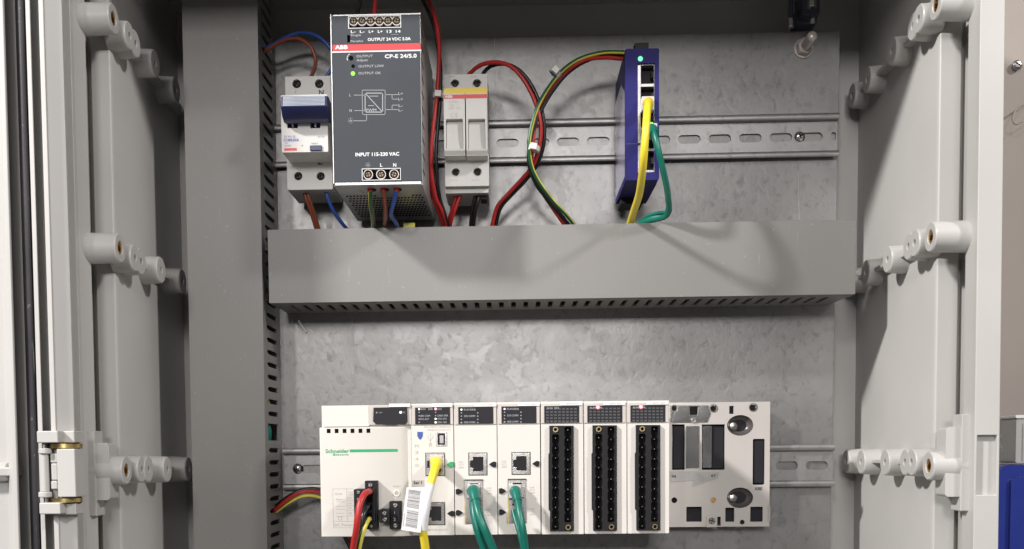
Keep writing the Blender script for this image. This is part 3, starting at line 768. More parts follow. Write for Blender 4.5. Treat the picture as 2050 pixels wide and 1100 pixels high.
for k in range(10):
    z = zb0+12+k*11; pts = [(xr_+.06, -ps_.D(d), z+dz) for d, dz in ((100, -1), (118, -1), (118, 1), (100, 1))]; mb.add(pts, [(0, 1, 2, 3)])
mb.build('side_slots', 'hole', ps_.o, smooth=False)

# ================================================================== fuse holder
fh = Dev('fuse_holder', 'white two-pole fuse holder with yellow and red stripes on the upper rail', 'fuse holder', 933, 287, 8)
mb = MB(); recess_body(fh, mb, 890, 149, 977, 387, 10, 52, [(911, 168.5, 8.8), (955, 168, 8.8)])
mb.build('housing', 'abbwhite', fh.o, bevel=.5)
mb = MB(); recess_body(fh, mb, 891, 310, 979, 373, 52.2, 58, [(912.5, 346, 8.6), (956, 345, 8.6)]); mb.build('lower_housing', 'abbwhite', fh.o, bevel=.5)
for py, d in ((168.2, 47.6), (345.5, 53.6)):
    part_box(fh, 'terminal_recess', 897, py-13, 971, py+13, d-2, d, 'hole', 0)
    for px in ((911, 955) if py < 200 else (912.5, 956)): screw(fh, px, py, d+.2, 6.5, 'darksteel', 'terminal_screw', .8)
for a_, b_ in ((888.5, 931), (933, 975.5)):
    x0, x1, z0, z1 = fh.R(a_, 180, b_, 320, 72); mb = MB()
    mb.ext(rrect(x0, x1, z0+3, z1, .4, 2), [rrect(x0+1.6, x1-1.6, z0+7, z0+30.5, .8, 3)], fh.D(62), fh.D(72)); mb.box(x0+.1, x1-.1, z0+3.1, z1-.1, fh.D(52.3), fh.D(61.8))
    lv = mb.build('fuse_drawer', 'abbwhite', fh.o, bevel=.45)
    mb = MB(); xprism(mb, [(z0+7.2, 62), (z0+7.2, 70.3), (z0+14, 69), (z0+27, 68.5), (z0+30.2, 67), (z0+30.2, 62)], x0+1.8, x1-1.8, fh); mb.build('thumb_grip', 'abbwhite', lv, bevel=.3)
    mb = MB(); xprism(mb, [(z0+3, 60), (z0+3.4, 72.1), (z0+6.2, 74.2), (z0+7.6, 73.6), (z0+7.6, 60)], x0+.2, x1-.2, fh); mb.build('lip', 'abbwhite', lv, bevel=.3)
mb = MB(); fh.box(mb, 889, 176.5, 975, 187, 72, 72.1); mb.build('yellow_band', 'yel', fh.o)
mb = MB(); fh.box(mb, 889, 189.5, 975, 197.5, 72, 72.1); mb.build('red_band', 'red', fh.o)
tx = MB(); fh.txt(tx, 'ABB', 898, 194, 72.1, 4.6, 14, bold=.5); tx.build('printed_text', 'ink', fh.o)
tx = MB(); fh.txt(tx, 'E 9F32', 908, 204.5, 72, 4.4, 17); fh.txt(tx, '32A  ~', 908, 211, 72, 4, 15); fh.txt(tx, '690V  IEC', 910, 217, 72, 3.6, 24); fh.txt(tx, 'C E', 909, 231, 72, 8, 14)
for px in (905, 949): fh.txt(tx, 'E9F', px, 154, 52, 2.6, 12)
for px in (908, 951): fh.txt(tx, '2 4 6', px, 361, 58, 2.4, 14)
tx.build('printed_text', 'inkg', fh.o)
part_box(fh, 'latch', 962, 380, 975, 400, 30, 44, 'black', .4)

# ================================================================== network switch
sw = Dev('network_switch', 'slim royal blue network switch with two patch cables plugged in, on the upper rail', 'network switch', 1285, 288, 8)
SD = 88
mb = MB(); pr_ = sw.R(1277, 127, 1311, 345, SD)
x0, x1, z0, z1 = sw.R(1252, 97.5, 1319.5, 361, SD)
mb.ext(rrect(x0, x1, z0, z1, 1.2), [[(pr_[0], pr_[2]), (pr_[1], pr_[2]), (pr_[1], pr_[3]), (pr_[0], pr_[3])]], sw.D(76), sw.D(SD))
mb.box(x0+.15, x1-.15, z0+.15, z1-.15, sw.D(14), sw.D(75.8)); mb.build('case', 'blue', sw.o, bevel=.7)
mb = MB(); mb.add([(x0-.12, -sw.D(d), z) for d, z in ((14, z0+4), (84, z0+4), (84, z0+66), (60, z0+80), (14, z0+80))], [(0, 1, 2, 3, 4)]); mb.build('side_panel', 'swmetal', sw.o, smooth=False)
mb = MB(); mb.box(x0+7, x0+17.5, z1-1, z1+5, sw.D(64), sw.D(86.5)); mb.build('power_connector', 'black', sw.o, bevel=.6)
mb = MB(); mb.box(x0+2, x0+20, z0-4.5, z0-.1, sw.D(10), sw.D(34)); mb.build('rail_clip', 'black', sw.o, bevel=.5)
mb = MB(); ports = []
ys = [(131, 168), (174, 212), (218, 255), (261, 298), (303, 341)]
hl = [sw.rr(1283, a_, 1309, b_, 86, .2) for a_, b_ in ys]
mb.ext([(pr_[0]+.1, pr_[2]+.1), (pr_[1]-.1, pr_[2]+.1), (pr_[1]-.1, pr_[3]-.1), (pr_[0]+.1, pr_[3]-.1)], hl, sw.D(77), sw.D(86)); mb.build('port_frame', 'socket', sw.o, bevel=.15)
for a_, b_ in ys:
    part_box(sw, 'port', 1281, a_-2, 1310, b_+2, 76.2, 77, 'black', 0)
    part_box(sw, 'port_latch', 1304, (a_+b_)/2-6, 1309, (a_+b_)/2+6, 77, 84, 'black2', .2)
disc(sw, 'led', 1282, 118, 4.6, SD, SD+.5, 'ledc'); disc(sw, 'led_bezel', 1282, 118, 6.2, SD-.5, SD+.15, 'navy')
disc(sw, 'led', 1304, 249, 4, 86, 87, 'ledg')
mb = MB(); sw.box(mb, 1253.2, 287, 1283, 289, SD-1, SD+.05); mb.build('seam', 'navy', sw.o)

# ================================================================== controller rack and modules
rk = Dev('controller_rack', 'pale grey metal backplane rack with two empty slots at its right end', 'backplane', 1440, 936, 8, tilt=math.radians(.05))
RD = 24
mb = MB(); HO = []
def rh_(x0, y0, x1, y1, rad=.4): HO.append(rk.rr(x0, y0, x1, y1, RD, rad))
rh_(1345, 850, 1371, 941); rh_(1403, 850, 1451, 941); rh_(1507, 879, 1531, 971, 1.2)
rh_(1374, 1015, 1405, 1045); rh_(1452, 1017, 1470, 1045); rh_(1502, 1015, 1527, 1045); rh_(1381, 814, 1397, 831); rh_(1436, 1035, 1443, 1053)
for (px, py, rx, rz) in ((1350, 1002, 5.8, 5.8), (1428, 1002, 5.6, 5.6), (1486, 1046, 4.8, 4.8), (1350, 818, 6.5, 6.5), (1429, 818, 8, 7.5), (1508, 816, 8, 8), (1481.5, 997, 26, 20.5)):
    x, z = rk.xz(px, py, RD); HO.append(circ(x, z, rx*rk.sc(RD), 24, rz*rk.sc(RD)))
x, z = rk.xz(1482, 852, RD); k_ = rk.sc(RD)
ov = circ(x, z, 26*k_, 28, 20.5*k_); HO.append(ov)
rh_(1460, 813, 1469, 829, .1)
fr = rk.rr(1330, 805.5, 1541, 1055, RD, .5)
mb.ext(fr, HO, rk.D(22), rk.D(RD)); mb.build('face_plate', 'rack', rk.o, bevel=.25)
part_box(rk, 'frame', 662, 812, 1539, 1053, 8.5, 17, 'black2', 0, ref=RD)
part_box(rk, 'frame', 662, 814, 1331, 1051, 17.2, 23.8, 'rack', .3, ref=RD, label='covered part of the rack behind the modules')
part_box(rk, 'edge_notch', 1538, 1012, 1542, 1044, 21.5, 25, 'inkg', .1)
def conn(x0, y0, x1, y1, d, m='black2', nm='bus_connector'): return part_box(rk, nm, x0, y0, x1, y1, 17.5, d, m, .3, ref=RD)
conn(1349, 853, 1370, 939, 21.2); c_ = conn(1427, 853, 1450, 939, 21.2); conn(1510, 882, 1529, 968, 22.6)
conn(1372.5, 853, 1400, 938, 24.6, 'chrome', 'contact_spring'); conn(1407, 853, 1425, 937, 23.5, 'chrome', 'contact_spring'); conn(1402, 851, 1405, 941, 25, 'rack', 'slot_rib')
conn(1342, 853, 1346.5, 939, 23.8, 'chrome', 'contact_spring')
mb = MB(); mb.ext([rk.xz(*p, RD+.5) for p in ((1342, 812), (1418, 812), (1423, 828), (1416, 846), (1342, 847))], [rk.rr(1381, 814, 1397, 831, RD+.5, .2), circ(*rk.xz(1350, 818, RD), 6.6*k_, 20)], rk.D(RD+.1), rk.D(RD+.6))
mb.build('earth_strip', 'chrome', rk.o, bevel=.15)
mb = MB(); mb.ext([rk.xz(*p, RD+.4) for p in ((1342, 944), (1390, 944), (1440, 946), (1437, 958), (1386, 975), (1390, 962), (1342, 966))], [], rk.D(RD+.1), rk.D(RD+.4)); mb.build('film', 'film', rk.o)
mb = MB(); x, z = rk.xz(1388.5, 842, RD+.6); mb.ring(x, z, 5*k_, 2.6*k_, rk.D(RD+.6), rk.D(RD+1.6), 18); mb.build('rivet', 'zinc', rk.o)
for (px, py, rp) in ((1350, 818, 6.5), (1429, 818, 7.8), (1508, 816, 8)):
    x, z = rk.xz(px, py, RD); mb = MB(); mb.lathe((x, -rk.D(RD), z), (0, 1, 0), [(-.2, rp*k_+.35), (-.2, rp*k_*.9), (2, rp*k_*.45), (5, rp*k_*.4)], 22); mb.build('collar', 'zinc', rk.o)
x, z = rk.xz(1428, 1002, RD); mb = MB(); mb.cyl(x, z, 5.2*k_, rk.D(18), rk.D(22.6), 18); mb.build('brass_rivet', 'brass', rk.o)
for (px, py) in ((1482, 852), (1481.5, 997)):
    x, z = rk.xz(px, py, RD); mb = MB(); R_ = 26*k_; R2 = 20.5*k_
    rings = [(0, 1.0), (1.5, .93), (4, .80), (5.2, .60)]; vs = []; fs = []; n = 28
    for d_, f_ in rings:
        for k in range(n):
            t = 2*math.pi*k/n; vs.append((x+R_*f_*math.cos(t), -rk.D(RD-1)+d_, z+R2*f_*math.sin(t)))
    for i in range(3):
        for k in range(n): fs.append((i*n+k, i*n+(k+1) % n, (i+1)*n+(k+1) % n, (i+1)*n+k))
    mb.add(vs, fs); mb.build('keyhole', 'darkpaint', rk.o)
    mb = MB(); mb.lathe((x-4.5, -rk.D(17.2), z-.4), (0, -1, 0), [(0, 4.2), (1.2, 4.0), (2.4, 2.8), (2.9, 0)], 20); mb.build('screw_head', 'zinc', rk.o)
part_box(rk, 'lug', 1414, 1035, 1435, 1056, 22, 25, 'rack', .3); screw(rk, 1425, 1043, 25, 6.5, 'steel', 'earth_screw', 1.6)
tx = MB(); rk.txt(tx, '06', 1349, 954, RD+.4, 5, 9, bold=.4); rk.txt(tx, '07', 1428, 953, RD+.4, 5, 9, bold=.4); rk.txt(tx, 'XBE', 1518, 979, RD, 6, 15, bold=.4); tx.build('printed_text', 'inkb', rk.o)

MD = 106
def arrow(dv, px, py, s_, m='black', nm='pointer'):
    w_ = 7; pts = [(px-s_*8, py), (px-s_*3.5, py-3.4), (px+s_*1.5, py-5.8), (px+s_*6.5, py-4.6), (px+s_*6.5, py+4.6), (px+s_*1.5, py+5.8), (px-s_*3.5, py+3.4)]
    mb = MB(); mb.ext([dv.xz(a_, b_, MD) for a_, b_ in pts], [], dv.D(MD), dv.D(MD+1.2)); return mb.build(nm, m, dv.o, bevel=.15)
def socket(dv, x0, y0, x1, y1, side=-1):
    """RJ socket: metal frame, dark cavity with the latch slot at one side"""
    part_box(dv, 'socket_gap', x0-1.4, y0-1.4, x1+1.4, y1+1.4, MD-1, MD+.12, 'inkb', 0)
    w_, h_ = x1-x0, y1-y0
    cx0, cx1, cy0, cy1 = x0+w_*.24, x0+w_*.80, y0+h_*.17, y0+h_*.83
    pts = [(cx0, cy0), (cx1, cy0), (cx1, cy1), (cx0, cy1), (cx0, y0+h_*.68), (x0+w_*.06, y0+h_*.66), (x0+w_*.06, y0+h_*.36), (cx0, y0+h_*.33)]
    mb = MB(); mb.ext([dv.xz(*p, MD) for p in ((x0, y0), (x1, y0), (x1, y1), (x0, y1))], [[dv.xz(*p, MD) for p in pts]], dv.D(MD-3), dv.D(MD+.5))
    so = mb.build('network_socket', 'socket', dv.o, bevel=.2)
    mb = MB(); dv.box(mb, x0+.5, y0+.5, x1-.5, y1-.5, MD-.6, MD+.16); mb.build('cavity', 'black', so)
    return so
def module(nm, label, cat, x0, x1, yt, yb, group=None):
    dv = Dev(nm, label, cat, (x0+x1)/2, (yt+yb)/2, 24, group)
    X0, X1, Z0, Z1 = dv.R(x0+.4, yt, x1-.4, yb, MD)
    mb = MB(); mb.ext(rrect(X0, X1, Z0, Z1, .5, 2), [], dv.D(24.3), dv.D(MD)); mb.build('housing', 'plc', dv.o, bevel=.35)
    return dv
def led_panel(dv, x0, y0, x1, y1, lab0, lab1, laby, labtxt):
    part_box(dv, 'lamp_bezel', x0-7, y0-5, x1+6, y1+1.5, MD, MD+.7, 'clear', .3)
    p = part_box(dv, 'lamp_window', x0, y0, x1, y1, MD+.6, MD+1.1, 'black2', .15)
    part_box(dv, 'type_label', lab0, laby-3.6, lab1, laby+3.6, MD+1.0, MD+1.5, 'white', .1)
    tx = MB(); dv.txt(tx, labtxt, (lab0+lab1)/2+3, laby, MD+1.5, 3.6, 24); tx.build('printed_text', 'inkg', dv.o)
    return p
def led(dv, px, py, r, m): return disc(dv, 'led', px, py, r, MD+1.0, MD+1.5, m, n=12)

# --- power module (leftmost, wide)
pm = Dev('power_module', 'wide cream power module at the left end of the controller rack with green brand line', 'power module', 733, 943, 24)
x0, x1, z0, z1 = pm.R(645, 811.5, 823.6, 1074.5, MD)
zs = pm.xz(700, 856, MD)[1]
mb = MB(); mb.box(x0, x1, z0, z1, pm.D(24.3), pm.D(MD-2)); mb.build('housing', 'plc', pm.o, bevel=.4)
xa = pm.xz(641.5, 950, MD)[0]; xb = pm.xz(803, 950, MD)[0]; xc = pm.xz(818, 950, MD-5)[0]
mb = MB(); prf = [(xa, 60), (xa, MD+1), (xa+1, MD+2), (xb, MD+2), (xc, MD-1.9), (xc, 60)]
n = len(prf); vs = [(x, -pm.D(d), z) for z in (z0, zs) for x, d in prf]
mb.add(vs, [tuple(range(n)), tuple(range(2*n-1, n-1, -1))]+[(i, (i+1) % n, (i+1) % n+n, i+n) for i in range(n)]); mb.build('front_cover', 'plc', pm.o, bevel=.8)
part_box(pm, 'top_cap', 645.5, 812.5, 739, 855, MD-3, MD+.6, 'plc', .6)
part_box(pm, 'lamp_bezel', 738.5, 811, 824, 851, MD-2, MD+.4, 'clear', .4)
mb = MB(); mb.ext([pm.xz(*p, MD+1) for p in ((748, 816.5), (815, 815.5), (816, 845), (812, 849.5), (797, 849.5), (793, 851), (770, 851), (764, 849.5), (752, 849.5), (747, 844))], [], pm.D(MD+.4), pm.D(MD+1.6)); mb.build('lamp_window', 'black2', pm.o, bevel=.3)
part_box(pm, 'type_label', 779, 808.5, 821, 815, MD+.5, MD+1.9, 'white', .1)
disc(pm, 'led', 754, 826.5, 1.6, MD+1.5, MD+1.9, 'ledoff'); disc(pm, 'led', 802, 826, 2.6, MD+1.5, MD+1.9, 'ledw')
tx = MB(); pm.txt(tx, 'OK', 808.5, 826, MD+1.7, 3.4, 6); pm.txt(tx, '24V', 762, 826.5, MD+1.7, 2.6, 7); tx.build('printed_text', 'inkdim', pm.o)
FP = MD+2
for k in range(6):
    part_box(pm, 'vent_hole', 654.2+15.9*k, 859+(-.1*k), 661.8+15.9*k, 867.6-.1*k, FP-.5, FP+.05, 'hole', 0)
tx = MB(); pm.txt(tx, 'Schneider', 675, 903.5, FP, 7.5, 47, bold=.5); pm.txt(tx, 'Electric', 683, 910.5, FP, 3.8, 30, bold=.2); pm.txt(tx, 'S', 668, 910.5, FP, 4.6, 5); 
a_ = pm.xz(703, 903, FP); b_ = pm.xz(793.5, 902, FP); tx.line([a_, b_], 5.6*pm.sc(FP), pm.D(FP)+.12); tx.build('brand_print', 'inkgreen', pm.o)
tx = MB(); K = pm.sc(FP)
def ln(pts): tx.line([pm.xz(a, b, FP) for a, b in pts], .55*K, pm.D(FP)+.12)
ln([(666, 979), (708, 979)]); ln([(666, 979), (668, 1057)]); ln([(668, 1057), (708, 1057)]); ln([(694, 979), (695, 1044)]); ln([(667, 1044), (708, 1044)])
for yy in (991, 1002, 1012, 1022, 1033): ln([(694.5, yy), (708, yy)])
for yy in (1005, 1014, 1020, 1028, 1034): ln([(673, yy), (690, yy)])
for st, px, py, hh, ww in (('NC/A', 678, 989, 3.8, 14), ('Alarm', 679, 1000, 3.8, 14), ('24V', 700, 986, 3.4, 7), ('24V', 700, 997, 3.4, 7), ('0V', 701, 1008, 3.4, 6), ('0V', 701, 1017, 3.4, 6), ('PE', 701, 1028, 3.4, 6), ('DC Power', 688, 1051, 5.4, 38), ('RESET', 795, 974, 3.2, 15)):
    pm.txt(tx, st, px, py, FP, hh, ww)
c_ = circ(*pm.xz(681, 1038, FP), 1.4, 12); tx.line(c_+[c_[0]], .2, pm.D(FP)+.12)
tx.build('printed_text', 'inkg', pm.o)
mb = MB(); x, z = pm.xz(794, 988, FP); mb.ring(x, z, 2.5, 1.6, pm.D(FP-.5), pm.D(FP+.5), 20); mb.build('reset_button', 'plcedge', pm.o); disc(pm, 'reset_hole', 794, 988, 3, FP-.2, FP+.2, 'inkg')
# power plug: black screw terminal
pc = Dev('terminal_plug', 'larger black screw terminal plug with red, black and green-yellow wires on the power module', 'connector', 740, 1010, MD+2)
part_box(pc, 'plug_body', 731, 963, 755, 1060, MD+2.2, MD+12, 'black', .4); part_box(pc, 'plug_side', 708.5, 980, 731.5, 1045, MD+2.2, MD+20, 'black', .5)
part_box(pc, 'plug_ridge', 747, 978, 751, 1044, MD+12, MD+14, 'black2', .4)
for (px, py, r) in ((741.5, 971.5, 4.5), (743, 1053, 4)): screw(pc, px, py, MD+12, r, 'steel', 'flange_screw', .9, '-')
for py in (986, 1000.5, 1014, 1028): screw(pc, 717.5, py, MD+20, 3.8, 'steel', 'clamp_screw', .7, '-')
for k in range(4):
    q = pc.rr(734, 980+k*15.5, 745, 991+k*15.5, MD+12, .5); mb = MB(); mb.ext(q, [], pc.D(MD+12), pc.D(MD+12.1)); mb.build('wire_entry', 'hole', pc.o)
rp = Dev('terminal_plug', 'smaller black two-way screw terminal plug, empty, right of the larger one', 'connector', 782, 1031, MD+2)
part_box(rp, 'plug_body', 779.5, 1004, 803, 1059.5, MD+2.2, MD+11, 'black', .4); part_box(rp, 'plug_side', 759, 1020.5, 779.7, 1047, MD+2.2, MD+18, 'black', .5)
part_box(rp, 'plug_ridge', 797, 1020, 800, 1046, MD+11, MD+12.6, 'black2', .3)
for (px, py, r, d) in ((791, 1012, 4.5, MD+11), (791.5, 1052, 4.5, MD+11), (769.5, 1027.5, 4.4, MD+18), (770, 1040, 4.4, MD+18)): screw(rp, px, py, d, r, 'zinc', 'clamp_screw', .7, '-')
tx = MB(); rp.txt(tx, '1', 790, 1027, MD+11, 5); rp.txt(tx, '2', 790, 1040, MD+11, 6); tx.build('printed_text', 'ink', rp.o)

# --- processor
cp = module('processor_module', 'cream processor module with blue shield mark and yellow patch cable in its upper socket', 'processor', 824, 909, 808.5, 1072)
led_panel(cp, 831, 816, 901, 849.5, 864, 905, 811.5, 'P342020')
for (px, py, r, m) in ((839, 819.5, 2, 'ledw'), (839, 826, 1.3, 'ledoff'), (839, 833, 1.3, 'ledoff'), (839, 839.5, 1.3, 'ledoff'), (839, 846, 1.3, 'ledoff'), (872, 819, 2.6, 'ledr'), (872, 826, 1.3, 'ledoff'), (872, 832.5, 1.3, 'ledoff'), (872, 839, 2, 'ledw'), (872, 846, 2.2, 'ledw')): led(cp, px, py, r, m)
tx = MB()
for st, px, py, ww in (('RUN', 847, 819.5, 9), ('ERR', 862, 819.5, 9), ('I/O', 880, 819.5, 8), ('SER COM', 851, 833, 20), ('CARD ERR', 886, 832.5, 22), ('ETH ACT', 850, 839.5, 18), ('ETH STS', 885, 839, 18), ('ETH 100', 885, 846, 18)):
    cp.txt(tx, st, px, py, MD+1.1, 3.4, ww, bold=.15)
tx.build('printed_text', 'inkdim', cp.o)
tx = MB()
for k, st in enumerate('M340'): cp.txt(tx, st, 834+.3*k, 893.5+12.9*k, MD, 6.6, 7)
cp.txt(tx, 'EN-MAC-Address', 876, 854.8, MD, 3.8, 52); cp.txt(tx, '00:80:F4:10:3A:7C', 879, 861, MD, 3.2, 46); cp.txt(tx, 'Ethernet port', 870, 1060.5, MD, 4.2, 52)
tx.line([cp.xz(*p, MD) for p in ((862, 890), (862, 868))], .3, cp.D(MD)+.1); tx.line([cp.xz(*p, MD) for p in ((862, 884), (857, 877), (857, 872))], .3, cp.D(MD)+.1); tx.line([cp.xz(*p, MD) for p in ((862, 882), (867, 876), (867, 871))], .3, cp.D(MD)+.1)
c_ = circ(*cp.xz(862, 891, MD), 1.0, 12); tx.line(c_+[c_[0]], .3, cp.D(MD)+.1)
tx.build('printed_text', 'inkg', cp.o)
mb = MB(); mb.ext([cp.xz(*p, MD) for p in ((835.5, 865), (846.5, 865), (846.5, 873), (844, 878), (841, 881), (838, 878), (835.5, 873))], [], cp.D(MD), cp.D(MD+.25)); mb.build('shield_mark', 'wblue', cp.o)
part_box(cp, 'usb_socket', 873, 865, 894.5, 893.5, MD-1, MD+.5, 'socket', .2); part_box(cp, 'usb_cavity', 876, 868, 891, 891, MD, MD+.6, 'black', .1); part_box(cp, 'usb_tongue', 880, 872, 888, 888, MD+.5, MD+.8, 'steel', .1)
socket(cp, 853, 908, 890, 952); socket(cp, 856, 1007, 890, 1050.5)
arrow(cp, 902, 930, 1, 'inkgreen'); arrow(cp, 903, 1028.5, 1)
part_box(cp, 'serial_tag', 824.6, 962, 849, 974, MD, MD+.3, 'inkg', .1); tx = MB(); cp.txt(tx, 'Ser 1', 836, 967, MD+.3, 5.4, 16, bold=.5); tx.build('printed_text', 'inkb', cp.o)

# --- communication modules
cms = []
for i, (a_, b_, yt, yb, lab) in enumerate(((909.6, 995.6, 806.5, 1071, 'cream communication module between processor and its twin, fed by the wider green cable'), (996, 1082, 805.3, 1070, 'cream communication module beside the first black terminal strip, fed by the narrower green cable'))):
    cm = module('communication_module', lab, 'network module', a_, b_, yt, yb, 'communication modules in the rack'); cms.append(cm)
    o_ = a_-909.6; dy = -1.3*i
    led_panel(cm, 917.5+o_, 815+dy, 987.5+o_, 849+dy, 950+o_, 994+o_, 810.8+dy, 'NOC0401')
    for py in (820.5, 827, 833.5, 840, 846.5): led(cm, 923.7+o_, py+dy, 1.9 if py in (820.5, 846.5) else 1.4, 'ledw' if py == 820.5 else 'ledoff')
    for py in (827, 833.5, 840, 846.5): led(cm, 956.5+o_, py+dy, 1.4, 'ledoff')
    tx = MB()
    for st, px, py, ww in (('RUN', 934, 820.5, 11), ('ERR', 947, 820.5, 11), ('SCN COMM', 940, 833.5, 22), ('MDB COMM', 940, 846, 22)): cm.txt(tx, st, px+o_, py+dy, MD+1.1, 3.6, ww, bold=.15)
    tx.build('printed_text', 'inkdim', cm.o)
    tx = MB()
    for px, py in ((923, 931), (979, 983), (979, 1026)):
        for k, st in enumerate(('LNK', 'ACTV', '100M')): cm.txt(tx, st, px+o_, py-5.5+5.5*k+dy, MD, 3.2, 10)
    tx.build('printed_text', 'inkg', cm.o)
    socket(cm, 939+o_, 908+dy, 974.5+o_, 951+dy)
    arrow(cm, 987+o_, 930+dy, 1); arrow(cm, 919+o_, 984.5+dy, -1); arrow(cm, 919.3+o_, 1027+dy, -1)
    cg = part_box(cm, 'cage', 930+o_, 962+dy, 967+o_, 1049+dy, MD-1, MD+.6, 'socket', .2)
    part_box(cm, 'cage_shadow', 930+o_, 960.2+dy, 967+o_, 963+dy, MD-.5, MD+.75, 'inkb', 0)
    part_box(cm, 'latch_cutout', 938+o_, 970+dy, 959+o_, 1001+dy, MD+.3, MD+.72, 'steel', 0)
    part_box(cm, 'latch_cutout', 940+o_, 968+dy, 958+o_, 971+dy, MD+.3, MD+.9, 'black', 0)
    part_box(cm, 'latch_cutout', 939+o_, 1010+dy, 944+o_, 1014+dy, MD+.3, MD+.9, 'black', 0)
    part_box(cm, 'plug_shell', 936+o_, 974+dy, 955+o_, 994+dy, MD+.6, MD+9, 'clear', .6)
    part_box(cm, 'plug_latch', 956+o_, 976+dy, 963+o_, 998+dy, MD+.6, MD+3, 'steel', .3)
    mb = MB(); cm.box(mb, 930+o_, 1000+dy, 933+o_, 1049+dy, MD+.6, MD+.8); mb.build('cage_edge', 'brassy', cm.o)

# --- input / output modules
io_labels = ('cream input module with black terminal strip and no red lamp glowing', 'cream input module with red lamp glowing, between two modules with black terminal strips', 'cream input module with red lamp glowing, right beside the empty rack slots')
for i, (a_, b_, yt, yb, t0) in enumerate(((1083, 1168.6, 804, 1070, 1100), (1169.4, 1255, 803.3, 1069, 1186.5), (1255.6, 1340, 802.6, 1068.3, 1273.5))):
    im = module('input_module', io_labels[i], 'input module', a_, b_, yt, yb, 'input modules with black terminal strips')
    dy = -.7*i; x_ = a_-1083
    led_panel(im, 1089.5+x_, 813+dy, 1159.5+x_, 846.5+dy, 1121+x_, 1165+x_, 808.3+dy, ('BMXDDI', 'DDI1602', 'DDO1602')[i])
    mb = MB()
    for r in range(5):
        for c in range(8):
            x, z = im.xz(1096+x_+8*c, 819+dy+6.2*r, MD+1.1); mb.box(x-.95, x+.95, z-.55, z+.55, im.D(MD+1.12), im.D(MD+1.2))
    mb.build('lamp_numbers', mat('lamp_number_%d' % i, (.075, .075, .08), .5, bump=0), im.o)['kind'] = 'stuff'
    tx = MB(); im.txt(tx, 'RUN  ERR', 1107+x_, 817.5+dy, MD+1.25, 3.2, 24, bold=.2); tx.build('printed_text', 'inkdim', im.o)
    if i:
        disc(im, 'lamp_halo', 1111+x_, 816.5+dy, 4.8, MD+1.0, MD+1.35, 'ledhalo', n=20); led(im, 1110.5+x_, 816+dy, 3.6, 'ledr')  # wider disc paints the lamp's halo on the window
    tb0, tb1 = t0, t0+49; y0, y1 = 852.5+dy, 1063.5+dy
    pts = [(tb0, y0), (tb1-.5, y0), (tb1, y1), (tb0+1.4, y1), (tb0+1.2, 1024+dy), (tb0-1.6, 1021+dy), (tb0-2, 910+dy), (tb0, 907+dy)]
    HO = []; X = []
    for k in range(9): X.append((tb0+12.2, 877.5+19.85*k+dy))
    X.append((tb0+12.4, 1055+dy))
    for k in range(10): X.append((tb0+36.8+.03*k, 861+19.9*k+dy))
    for (cx, ya, yb) in ((tb0+12.2, 869+dy, 1063+dy), (tb0+36.9, 854+dy, 1048+dy)):
        pl_z = []
        n = int((yb-ya)/19.8); L_ = []; Rr = []
        for k in range(n):           # scalloped channel, one bay per contact
            for q, wv in ((0.06, 5.2), (.2, 6.8), (.8, 6.8), (.94, 5.2)):
                yy = ya+(k+q)*(yb-ya)/n; L_.append(im.xz(cx-wv, yy, MD+3)); Rr.append(im.xz(cx+wv, yy, MD+3))
        HO.append(L_+Rr[::-1])
    mb = MB(); mb.ext([im.xz(*p, MD+3) for p in pts], HO, im.D(MD-4), im.D(MD+3)); tb = mb.build('terminal_strip', 'black', im.o, bevel=.2)
    mb = MB(); im.box(mb, tb0+1, y0+1, tb1-1, y1-1, MD+.05, MD+.4, ref=MD+3); mb.build('strip_floor', 'hole', tb)
    for px, py in X:
        x, z = im.xz(px, py, MD+3); mb = MB(); mb.box(x-.28, x+.28, z-.4, z+.4, im.D(MD+.2), im.D(MD+2.2)); mb.build('contact_pin', 'dimbrass', im.o)
    for px, py in ((tb0+12, 860.5+dy), (tb0+37.5, 1056+dy)):
        x, z = im.xz(px, py, MD+3); mb = MB(); mb.ring(x, z, 2.0, 1.25, im.D(MD+3), im.D(MD+3.9), 24); mb.build('brass_nut', 'nutbrass', im.o)
        mb = MB(); mb.cyl(x, z, 1.3, im.D(MD+3), im.D(MD+3.15), 18); mb.build('nut_hole', 'hole', im.o)

# ================================================================== wires and cables
def wire(name, label, cat, pts, r, m, group=None, n=10, flat=1.0, two=False, twist=0, parent=None):
    W = [P(*p) for p in pts]; o = sum(W, Vector())/len(W)
    mb = MB(); mb.tube([q-o for q in W], r, n, flat, two=two, twist=twist)
    ob = mb.build(name, m, loc=o*S, ang=60); 
    if parent is None: tag(ob, label, cat, group)
    return ob
def bundle_tie(label, px, py, d, r, ang, group='white nylon cable ties'):
    p = P(px, py, d); o = bpy.data.objects.new('cable_tie', None); COL.objects.link(o); o.location = p*S; tag(o, label, 'cable tie', group)
    ax = Vector((math.cos(ang), 0, math.sin(ang))); mb = MB()
    mb.lathe(-ax*2.1, ax, [(0, r*.8), (0, r), (.4, r+.35), (3.8, r+.35), (4.2, r), (4.2, r*.8)], 18); mb.build('band', 'tie', o)
    mb = MB(); mb.box(-2.4, 2.4, -2.6, 2.6, r-.4, r+3.0); b = mb.build('lock_head', 'tie', o, bevel=.5); b.rotation_euler = (0, -ang, 0)
RW = 1.5
wire('wire', 'brown wire curling from the vertical duct into the top of the breaker', 'wire', [(518, 112, 34), (545, 94, 38), (570, 81, 42), (597, 78, 46), (620, 92, 48), (631, 115, 47), (630, 136, 45), (620, 160, 42)], RW, 'wbrown')
wire('wire', 'dark blue wire arching over the breaker behind the power supply', 'wire', [(518, 104, 28), (550, 88, 32), (575, 74, 36), (605, 66, 38), (635, 73, 40), (657, 92, 40), (672, 120, 38), (650, 160, 36)], RW, 'wblue')
